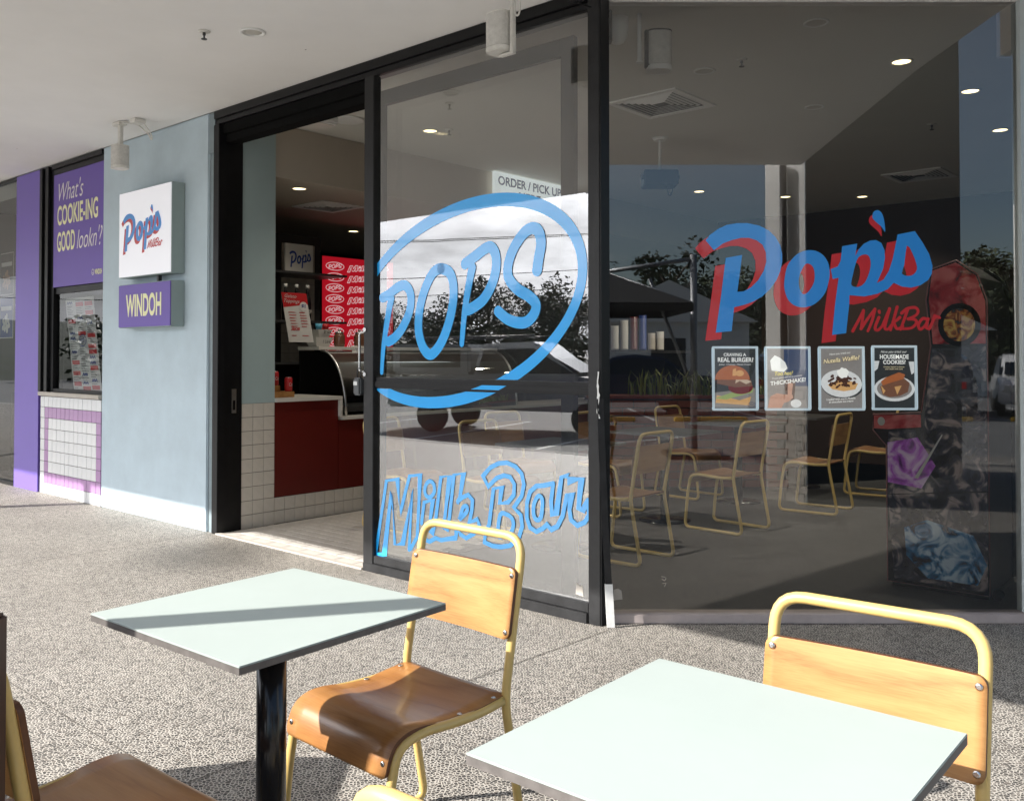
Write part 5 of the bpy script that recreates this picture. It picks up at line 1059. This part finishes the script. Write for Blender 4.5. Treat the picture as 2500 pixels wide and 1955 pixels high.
put('panel', MB().box(-3.60,-3.565,3.12,4.36,2.93,3.29), mat('sign white lit', (0.78,0.80,0.80),0.5,emit=(0.85,0.93,0.95),estr=0.30), t)
lettering('lettering', 'ORDER / PICK UP', (3.17,4.22,3.155,3.25), 0, M['navy'], t, swap=-3.562, bold=.022); lettering('lettering', 'HERE', (3.50,3.86,3.03,3.12), 0, M['navy'], t, swap=-3.562, bold=.022)
t = thing('ceiling_screen', 'white box unit under the ceiling just inside the doorway', 'ceiling unit', (-2.9,0.4,3.13), 'f')
put('case', MB().box(-3.05,-2.77,0.29,0.50,3.13,3.297), M['white'], t, bev=0.015); put('outlet', MB().box(-3.02,-2.80,0.32,0.47,3.124,3.131), M['lampoff'], t)
put('round_ceiling_speaker', MB().lathe([(0.13,3.2985),(0.13,3.290),(0.11,3.286)],(-3.10,0.85,0),26), M['white'], org=(-3.10,0.85,3.29), frame='f', label='round flush ceiling speaker inside the doorway', cat='speaker')
# cup stacks far back behind the corner window
t0 = thing('cup_shelf', 'high shelf with cup stacks far behind the corner window', 'shelf', (-3.4,5.6,1.4), 'f'); put('board', MB().box(-3.75,-3.3,4.9,6.6,1.42,1.45), M['darkmetal'], t0); put('support', MB().box(-3.75,-3.7,4.9,6.6,0.86,1.419), M['darkmetal'], t0)
for k in range(6):
    m_ = [M['paper'],M['paper'],M['redpanel'],M['navy'],M['sill'],M['paper']][k]; h = (0.28,0.34,0.40,0.42,0.2,0.22)[k]; n = 5.1+0.20*k
    pr = []; z = 0.0
    while z < h: pr += [(0.042,z),(0.050,z+0.022)]; z += 0.024
    put('cup_stack', MB().lathe(pr,(-3.45,n,1.4505),14), m_, org=(-3.45,n,1.45), frame='f', label=['short pale cup stack at the left of the high shelf','pale cup stack second from the left on the high shelf','dark red cup stack on the high shelf','navy cup stack on the high shelf','low beige cup stack on the high shelf','low pale cup stack at the right of the high shelf'][k], cat='cups', group='cup stacks')
# arcade machine: plain generic artwork in its colours
t = thing('arcade_machine', 'tall arcade machine with dark red, purple and blue side artwork', 'arcade machine', (1.1,1.83,0), 'f')
prof_a = [(0.82,0.03),(0.818,0.84),(0.74,0.93),(0.74,1.025),(1.022,1.046),(1.078,1.433),(1.054,1.709),(1.081,1.887),(1.223,1.933),(1.334,1.845),(1.382,1.696),(1.383,0.03)]
put('side_panel', MB().prism(prof_a, 1.83, 1.85), mat('arcade black', (0.012,0.010,0.012), 0.25, coat=.6), t); put('side_panel', MB().prism(prof_a, 2.43, 2.45), M['black'], t)
put('cabinet', MB().prism([(p[0]+0.02 if p[0] < 1.1 else p[0]-0.02, p[1]-0.01) for p in prof_a], 1.851, 2.429), M['darkmetal'], t)
put('screen', MB().add([(1.045,1.87,1.08),(1.045,2.41,1.08),(1.09,2.41,1.42),(1.09,1.87,1.42)],[(0,1,2,3)]), M['carglass'], t)
edge_l = MB().tube([(p[0],1.829,p[1]) for p in prof_a],0.004,6,closed=True); put('edge_trim', edge_l, mat('pinkish trim', (0.30,0.12,0.12),0.4), t)
def art_material(name, stops, scale, seed):
    m = bpy.data.materials.new(name); m.use_nodes = True; tt = m.node_tree; b = bsdf(m)
    tc = N_(tt,'ShaderNodeTexCoord'); mp = N_(tt,'ShaderNodeMapping'); mp.inputs['Location'].default_value = (seed, seed*.7, seed*1.3); tt.links.new(tc.outputs['Object'], mp.inputs[0])
    n = N_(tt,'ShaderNodeTexNoise'); n.inputs['Scale'].default_value = scale; n.inputs['Detail'].default_value = 5; n.inputs['Distortion'].default_value = 1.4; tt.links.new(mp.outputs[0], n.inputs['Vector'])
    cr = N_(tt,'ShaderNodeValToRGB'); tt.links.new(n.outputs['Fac'], cr.inputs[0]); e = cr.color_ramp.elements
    e[0].position = stops[0][0]; e[0].color = (*stops[0][1],1); e[1].position = stops[-1][0]; e[1].color = (*stops[-1][1],1)
    for p, c in stops[1:-1]: k = e.new(p); k.color = (*c,1)
    tt.links.new(cr.outputs[0], b.inputs['Base Color']); b.inputs['Roughness'].default_value = 0.25; b.inputs['Coat Weight'].default_value = .6
    b.inputs['Emission Strength'].default_value = 0.0
    return m
a_red = art_material('art red', [(0.30,(0.02,0.006,0.008)),(0.44,(0.48,0.02,0.03)),(0.60,(0.75,0.18,0.17))], 6, 1)
a_dark = art_material('art dark', [(0.38,(0.005,0.005,0.008)),(0.53,(0.05,0.05,0.075)),(0.64,(0.45,0.36,0.34))], 9, 2)
a_pur = art_material('art purple', [(0.32,(0.08,0.015,0.13)),(0.46,(0.55,0.12,0.72)),(0.60,(0.90,0.65,0.95))], 8, 3)
a_blue = art_material('art blue', [(0.36,(0.004,0.010,0.03)),(0.46,(0.05,0.24,0.50)),(0.58,(0.65,0.82,0.95))], 9, 4)
a_fire = art_material('art ember', [(0.40,(0.03,0.008,0.004)),(0.5,(0.45,0.12,0.02)),(0.62,(0.85,0.55,0.12))], 14, 5)
put('side_art', MB().flat([(1.07,1.72),(1.09,1.88),(1.22,1.92),(1.325,1.84),(1.374,1.69),(1.374,1.45),(1.09,1.45)],1.8285), a_red, t)
put('side_art', MB().flat([(0.83,0.93),(1.03,0.95),(1.09,1.445),(1.374,1.445),(1.374,0.62),(0.83,0.55)],1.8287), a_dark, t)
put('side_art', MB().flat([(0.826,0.86),(1.0,0.90),(1.1,0.74),(1.02,0.60),(0.826,0.62)],1.8280), a_pur, t)
put('side_art', MB().flat([(0.826,0.545),(1.374,0.61),(1.374,0.05),(0.86,0.05)],1.8284), a_dark, t)
put('side_art', MB().flat([(0.92,0.36),(1.05,0.42),(1.3,0.36),(1.37,0.2),(1.32,0.08),(1.05,0.08),(0.93,0.2)],1.8278), a_blue, t)
put('side_art', MB().ellipse(1.235,1.56,0.115,0.125,1.8276,30), M['black'], t); put('side_art', MB().ellipse(1.235,1.56,0.085,0.095,1.8272,30), a_fire, t)
put('side_art', MB().ellipse(0.79,0.985,0.022,0.026,1.8270,20).flat([(0.98,0.66),(1.0,0.655),(1.14,0.92),(1.135,0.925)],1.8274), M['paper'], t)
put('side_art', MB().flat([(0.745,0.94),(0.83,0.94),(1.02,0.96),(1.02,1.035),(0.745,1.02)],1.8282), a_red, t)
put('castor', MB().lathe([(0.03,-0.012),(0.03,0.012)],(1.41,1.9,0.031),16,axis='y'), M['rubber'], t); put('base', MB().box(0.84,1.37,1.86,2.42,0.002,0.029), M['black'], t)
# ================================================================== outside, across the car park (seen in the glass)
t = thing('blade_wall', 'white painted wall end with brick-pattern tiles below, reflected in the corner window', 'wall', (4.17,-1.5,0), 'f')
put('wall', MB().box(4.20,7.6,-1.68,-1.25,0,5.2), mat('charcoal cladding', (0.022,0.022,0.024), 0.7), t); put('end_panel', MB().box(4.18,4.199,-1.68,-1.25,0,5.2), M['whitewall'], t); put('tile_backing', MB().box(4.172,4.179,-1.68,-1.25,0,1.25), M['grout_w'], t)
wb = MB().box(-0.006,0.0,-0.098,0.098,-0.036,0.036).mesh('brick_tile'); wb.materials.append(M['sill'])
for r in range(15):
    for c in range(2): share('brick_tile', wb, None, t, (4.171, -1.575+0.21*c+(0.03 if r % 2 else 0), 0.045+0.081*r))
put('downpipe', MB().tube([(4.13,-1.45,1.26),(4.13,-1.45,3.2)],0.035,10), M['darkmetal'], t)
# cars
def wheel(t, x, y, r=0.32, w=0.2, z=-0.13):
    s = 1 if y > 0 else -1
    wl = put('wheel', MB().lathe([(r*.6,-w/2),(r,-w/2+.03),(r,w/2-.03),(r*.6,w/2)],(x,y,z+r),22,axis='y'), M['rubber'], t)
    put('rim', MB().lathe([(r*.62,w/2-.02),(r*.5,w/2-.008),(r*.1,w/2-.03)] if s > 0 else [(r*.62,-w/2+.02),(r*.5,-w/2+.008),(r*.1,-w/2+.03)],(x,y,z+r),16,axis='y'), M['steel'], wl)
def car(label, loc, rz, paint_m, body, cabin, half=0.86, wheels=(-1.3,1.3), extra=None, grp=None):
    t = thing('parked_car', label, 'car', (loc[0],loc[1],0), 'l', rz, group=grp)
    def loft(prof, w0, w1, z0, z1):
        vs = []; n = len(prof)
        def ww(z): return w0+(w1-w0)*max(0,min(1,(z-z0)/(z1-z0)))
        for s in (-1, 1): vs += [(p[0], s*ww(p[1]), p[1]) for p in prof]
        return MB().add(vs,[tuple(range(n)),tuple(range(2*n-1,n-1,-1))]+[(i,n+i,n+(i+1)%n,(i+1)%n) for i in range(n)])
    put('body', loft(body, half, half-.04, 0.2, 0.9), paint_m, t, bev=0.05)
    put('cabin_roof', loft(cabin, half-.06, half-.22, 0.75, 1.4), paint_m, t, bev=0.06)
    xs = [p[0] for p in cabin]; zs = [p[1] for p in cabin]; x0, x1, z0, z1 = min(xs), max(xs), min(zs), max(zs)
    g = [(p[0]*0.0+((x0+x1)/2)+(p[0]-(x0+x1)/2)*0.90, z0+0.10+(p[1]-z0)*0.68) for p in cabin]
    put('window', loft(g, half-.052, half-.186, 0.75, 1.4), M['carglass'], t)
    gg = [(((x0+x1)/2)+(p[0]-(x0+x1)/2)*1.012, z0+0.12+(p[1]-z0)*0.70) for p in cabin]
    put('windscreen', loft(gg, half-.17, half-.28, 0.75, 1.4), M['carglass'], t)
    for x in wheels:
        for s in (-1, 1): wheel(t, x, s*(half-.09))
    bx0, bx1 = min(p[0] for p in body), max(p[0] for p in body)
    for s in (-1, 1):
        put('tail_lamp', MB().box(bx0-.012,bx0+.04,s*(half-.26)-.1,s*(half-.26)+.1,0.62,0.78), M['tail'], t); put('headlight', MB().box(bx1-.05,bx1+.012,s*(half-.26)-.13,s*(half-.26)+.13,0.52,0.66), M['plate'], t)
    put('number_plate', MB().box(bx0-.02,bx0-.011,-.2,.2,0.42,0.53), M['plate'], t)
    return t
hb = [(-2.0,.2),(-2.05,.55),(-1.95,.86),(0.9,.88),(1.8,.74),(2.02,.5),(1.98,.2)]; hc = [(-1.9,.80),(-1.55,1.36),(-0.9,1.44),(0.2,1.40),(0.95,.80)]
sb_ = [(-2.2,.2),(-2.25,.6),(-2.15,.86),(-1.4,.9),(1.0,.88),(2.0,.74),(2.25,.5),(2.2,.2)]; scn = [(-1.6,.82),(-0.95,1.34),(-.2,1.42),(0.35,1.38),(1.15,.82)]
car('white hatchback parked at the far right of the car park', (13.6,-14.4), R(115), M['carwhite'], hb, hc, grp='parked cars')
car('grey sedan parked beside the white hatchback', (11.0,-14.0), R(-62), M['cargrey'], sb_, scn, grp='parked cars')
car('navy sedan parked behind the umbrella mast', (3.0,-14.6), R(180), M['carnavy'], sb_, scn, grp='parked cars')
car('dark grey hatchback between the navy sedan and the grey sedan', (7.4,-15.5), R(-75), M['cargrey'], hb, hc, grp='parked cars')
# utility with canopy frame and roof rack
ub = [(-2.6,.35),(-2.62,.95),(-0.62,1.0),(1.35,1.0),(2.35,.88),(2.55,.6),(2.5,.3)]; uc = [(-0.75,.92),(-0.62,1.62),(0.55,1.66),(1.45,.95)]
t = car('silver dual cab utility with roof rack reflected in the glass panel', (-13.4,3.2), R(-62), M['silver'], ub, uc, half=0.92, wheels=(-1.6,1.65))
put('canopy', MB().box(-2.55,-0.80,-.82,.82,1.0,1.62), M['silver'], t, bev=0.06); put('canopy_window', MB().box(-2.35,-1.0,-.835,.835,1.15,1.5), M['carglass'], t)
put('roof_rack', MB().tube([(-2.2,.6,1.74),(0.5,.6,1.78)],.02,6).tube([(-2.2,-.6,1.74),(0.5,-.6,1.78)],.02,6).tube([(-1.8,-.6,1.74),(-1.8,.6,1.74)],.02,6).tube([(0.2,-.6,1.77),(0.2,.6,1.77)],.02,6).tube([(-1.8,.6,1.62),(-1.8,.6,1.74)],.018,6).tube([(0.2,.6,1.64),(0.2,.6,1.77)],.018,6), M['darkmetal'], t)
# parking lines and wheel stops
for k in range(9):
    o = put('parking_line', MB().add([(-0.05,-2.6,0),(0.05,-2.6,0),(0.05,2.6,0),(-0.05,2.6,0)],[(0,1,2,3)]), M['linepaint'], asph)
    o.location = (0.6+2.75*k,-14.4,-0.126)
for k in range(7):
    o = put('parking_line', MB().add([(-2.6,-0.05,0),(2.6,-0.05,0),(2.6,0.05,0),(-2.6,0.05,0)],[(0,1,2,3)]), M['linepaint'], asph)
    w_ = W(-16+2.9*k,-9.8); o.location = (w_.x,w_.y,-0.126); o.rotation_euler = (0,0,ANG+R(75))
for k in range(6):
    put('wheel_stop', MB().box(-0.85,0.85,-0.08,0.08,0,0.1), M['yellowpaint'], org=(0,0,0), bev=0.02, label=['yellow wheel stop %s in the car park row' % q for q in ('nearest the umbrella','second from the umbrella','third from the umbrella','fourth from the umbrella','second from the sign pylon','by the sign pylon')][k], cat='wheel stop', group='wheel stops').location = (2.0+2.6*k,-11.6,-0.128)
# cantilever umbrella
t = thing('cantilever_umbrella', 'charcoal cantilever umbrella on a grey mast with diagonal strut', 'umbrella', (2.5,-3.0,0))
put('mast', MB().tube([(2.5,-3.0,0.02),(2.5,-3.0,2.78)],0.048,14), M['galv'], t); put('base', MB().box(2.1,2.9,-3.4,-2.6,0.0,0.06), M['darkmetal'], t, bev=0.01)
put('arm', MB().tube([(2.5,-3.0,2.72),(1.3,-3.1,2.55)],0.03,8), M['galv'], t); put('strut', MB().tube([(2.46,-3.0,1.0),(1.9,-3.05,2.45)],0.025,8), M['galv'], t)
cv = [(2.3,-4.2),(2.3,-2.0),(0.1,-2.0),(0.1,-4.2)]; apex = (1.2,-3.1,2.58)
cm_ = MB().add([(*p,2.06) for p in cv]+[apex]+[(*p,1.95) for p in cv],[(0,1,4),(1,2,4),(2,3,4),(3,0,4),(0,5,6,1),(1,6,7,2),(2,7,8,3),(3,8,5,0)]); put('canopy', cm_, M['canvas'], t)
for p in cv: put('rib', MB().tube([apex,(*p,2.05)],0.012,6), M['galv'], t)
# marquees / white shed
def shed(label, x0, x1, y0, y1, h, hr, m):
    t = thing('marquee', label, 'marquee', ((x0+x1)/2,(y0+y1)/2,-0.13)); cx = (x0+x1)/2
    put('wall', MB().box(x0,x1,y0,y1,-0.128,h), m, t)
    put('roof', MB().prism([(x0-.25,h-.05),(x1+.25,h-.05),(cx,hr)],y0-.25,y1+.25), M['canvas_w'], t)
    put('doorway', MB().box(cx-.6,cx+.6,y1-.01,y1+.012,-0.12,2.0), M['darkmetal'], t)
shed('white walled marquee with pitched roof beyond the parked cars', 2.6,8.2,-27,-22,2.6,4.0, M['canvas_w']); shed('low white marquee behind the grey sedan', 12.5,18,-30,-25,2.4,3.6, M['canvas_w']); shed('long white stall roof left of the pitched marquee', -4.5,1.6,-28,-23,2.4,3.4, M['concrete'])
# sign pylon
t = thing('sign_pylon', 'red and white street sign pylon beyond the right end of the window', 'sign', (11.3,-10.4,-0.13))
put('pole', MB().tube([(11.15,-10.4,-0.12),(11.15,-10.4,4.7)],0.14,16), M['whitewall'], t); put('board', MB().box(11.35,13.4,-10.5,-10.3,2.0,4.7), M['pylonred'], t)
put('swoosh', MB().ribbon([(11.4,3.2),(12.0,3.6),(12.8,3.75)],0.18,y=-10.295).ribbon([(11.8,2.2),(12.2,2.9),(12.0,2.4)],0.2,y=-10.294), M['whitewall'], t)
# power pole with wires
pp_ = Vector((-40, -5.2))
t = thing('power_pole', 'street light pole with crossarm beyond the car park', 'power pole', (pp_.x,pp_.y,-0.13))
put('pole', MB().tube([(pp_.x,pp_.y,-0.12),(pp_.x,pp_.y,8.6)],[0.17,0.11],10), M['bark'], t); put('crossarm', MB().box(pp_.x-.07,pp_.x+.07,pp_.y-1.1,pp_.y+1.1,7.4,7.54), M['bark'], t); put('transformer', MB().lathe([(.25,6.2),(.25,7.0)],(pp_.x+.4,pp_.y,0),14), M['galv'], t)
put('lamp_arm', MB().tube(smooth_path([(pp_.x,pp_.y,8.5),(pp_.x,pp_.y+.2,9.5),(pp_.x,pp_.y+.9,9.8),(pp_.x,pp_.y+1.4,9.6)],5),.04,6), M['galv'], t)
for k, z in enumerate((7.6,7.6,5.8,4.9)):
    yy = (-1.0,1.0,0.1,0.1)[k]
    P = [(pp_.x-0.3*yy, pp_.y-45+90*i/24+yy*0, z-1.0*(1-((i-12)/12)**2)*0.0-0.9*abs(math.sin(math.pi*i/12))) for i in range(25)]
    put('overhead_wire', MB().tube(P,0.018,4), M['black'], org=tuple(P[0]), label=['overhead wire, outer of the top pair','overhead wire, inner of the top pair','overhead wire, middle one','overhead wire, lowest one'][k], cat='wire', group='overhead wires')
# hill and trees
hv = []; hf = []; nX = 60
for i in range(nX+1):
    q = R(150)+R(200)*i/nX
    for j, (rr, hh) in enumerate(((62,-0.2),(78,4.0),(100,7.5),(130,9.5),(170,10.5))):
        hv.append((rr*math.cos(q), rr*math.sin(q), hh*(0.55+0.35*math.sin(q*5+1)+0.25*math.sin(q*11)) if j else -0.2))
for i in range(nX):
    for j in range(4): hf.append((i*5+j,(i+1)*5+j,(i+1)*5+j+1,i*5+j+1))
put('hill', MB().add(hv, hf, True), M['hill'], kind='structure')
def tree_mesh(seed, h, leaves):
    q = random.Random(seed); tr = MB(); cr_ = MB()
    tr.tube([(0,0,-0.13),(0.1,0.05,h*.25),(-0.05,0.1,h*.5),(0.1,0,h*.8)],[h*.03,h*.024,h*.018,h*.006],8)
    cl = []
    for k in range(14):
        a = q.uniform(0,6.28); z = h*q.uniform(.32,.95); r = h*.30*q.uniform(.3,1)*(1.1-abs(z/h-.6)); c = (r*math.cos(a), r*math.sin(a), z); cl.append((c, h*q.uniform(.08,.17)))
        tr.tube([(0,0,max(h*.2,z-h*.22)),(c[0]*.5,c[1]*.5,z-h*.08),c],[h*.012,h*.008,h*.003],5)
    for k in range(leaves):
        c, r = q.choice(cl); d = Vector((q.gauss(0,1),q.gauss(0,1),q.gauss(0,1))).normalized()*r*q.random()**.4
        p = Vector(c)+d; s = h*q.uniform(.012,.028); a = Vector((q.gauss(0,1),q.gauss(0,1),q.gauss(0,.6))).normalized(); b = a.orthogonal().normalized()*s*.55; a = a*s
        cr_.add([p-a, p+b, p+a, p-b],[(0,1,2,3)])
    return tr.mesh('trunk'), cr_.mesh('crown')
TM = []
for k in range(3):
    a, b = tree_mesh(20+k, 8.0, 1700); a.materials.append(M['bark']); b.materials.append(M['leaf']); TM.append((a,b))
rt = random.Random(4)
def tree(x, y, s, k, label, grp):
    t = thing('gum_tree', label, 'tree', (x,y,0), 'l', rt.uniform(0,6.28), group=grp)
    for nm, me in zip(('trunk','crown'), TM[k]): o = bpy.data.objects.new(nm, me); COL.objects.link(o); o.parent = t
    t.scale = (s*1.1,s*1.1,s)
for k in range(26):      # tree line reflected in the slanted glass panel
    tree(-58-rt.uniform(0,14), -24+1.75*k+rt.uniform(-.6,.6), rt.uniform(.6,.95), k % 3, 'dark gum tree in the line beyond the street, reflected in the glass panel', 'gum trees beyond the street')
for k in range(24):      # tree line reflected in the corner window
    tree(-4+1.9*k+rt.uniform(-.7,.7), -50-rt.uniform(0,14), rt.uniform(.75,1.2), k % 3, 'dark gum tree on the rise behind the marquees, reflected in the corner window', 'gum trees behind the marquees')

# scrub under the trees: one mass of foliage along both tree lines
rs = random.Random(21); sb2 = MB()
for k in range(15000):
    if k % 2: x, y = -53-rs.uniform(0,6), rs.uniform(-30,26)
    else: x, y = rs.uniform(-8,46), -45-rs.uniform(0,5)
    lump = 1.5+0.9*math.sin(x*0.55+1)+0.8*math.sin(y*0.5+x*0.2)
    z = rs.random()**0.7*max(0.8,lump+1.0); s = rs.uniform(0.12,0.3); a = Vector((rs.gauss(0,1),rs.gauss(0,1),rs.gauss(0,.6))).normalized(); b = a.orthogonal().normalized()*s*.6; a = a*s; p = Vector((x,y,z-0.1))
    sb2.add([p-a,p+b,p+a,p-b],[(0,1,2,3)])
put('scrub', sb2, M['leaf'], kind='stuff', label='dense dark scrub under the trees beyond the car park', cat='scrub')
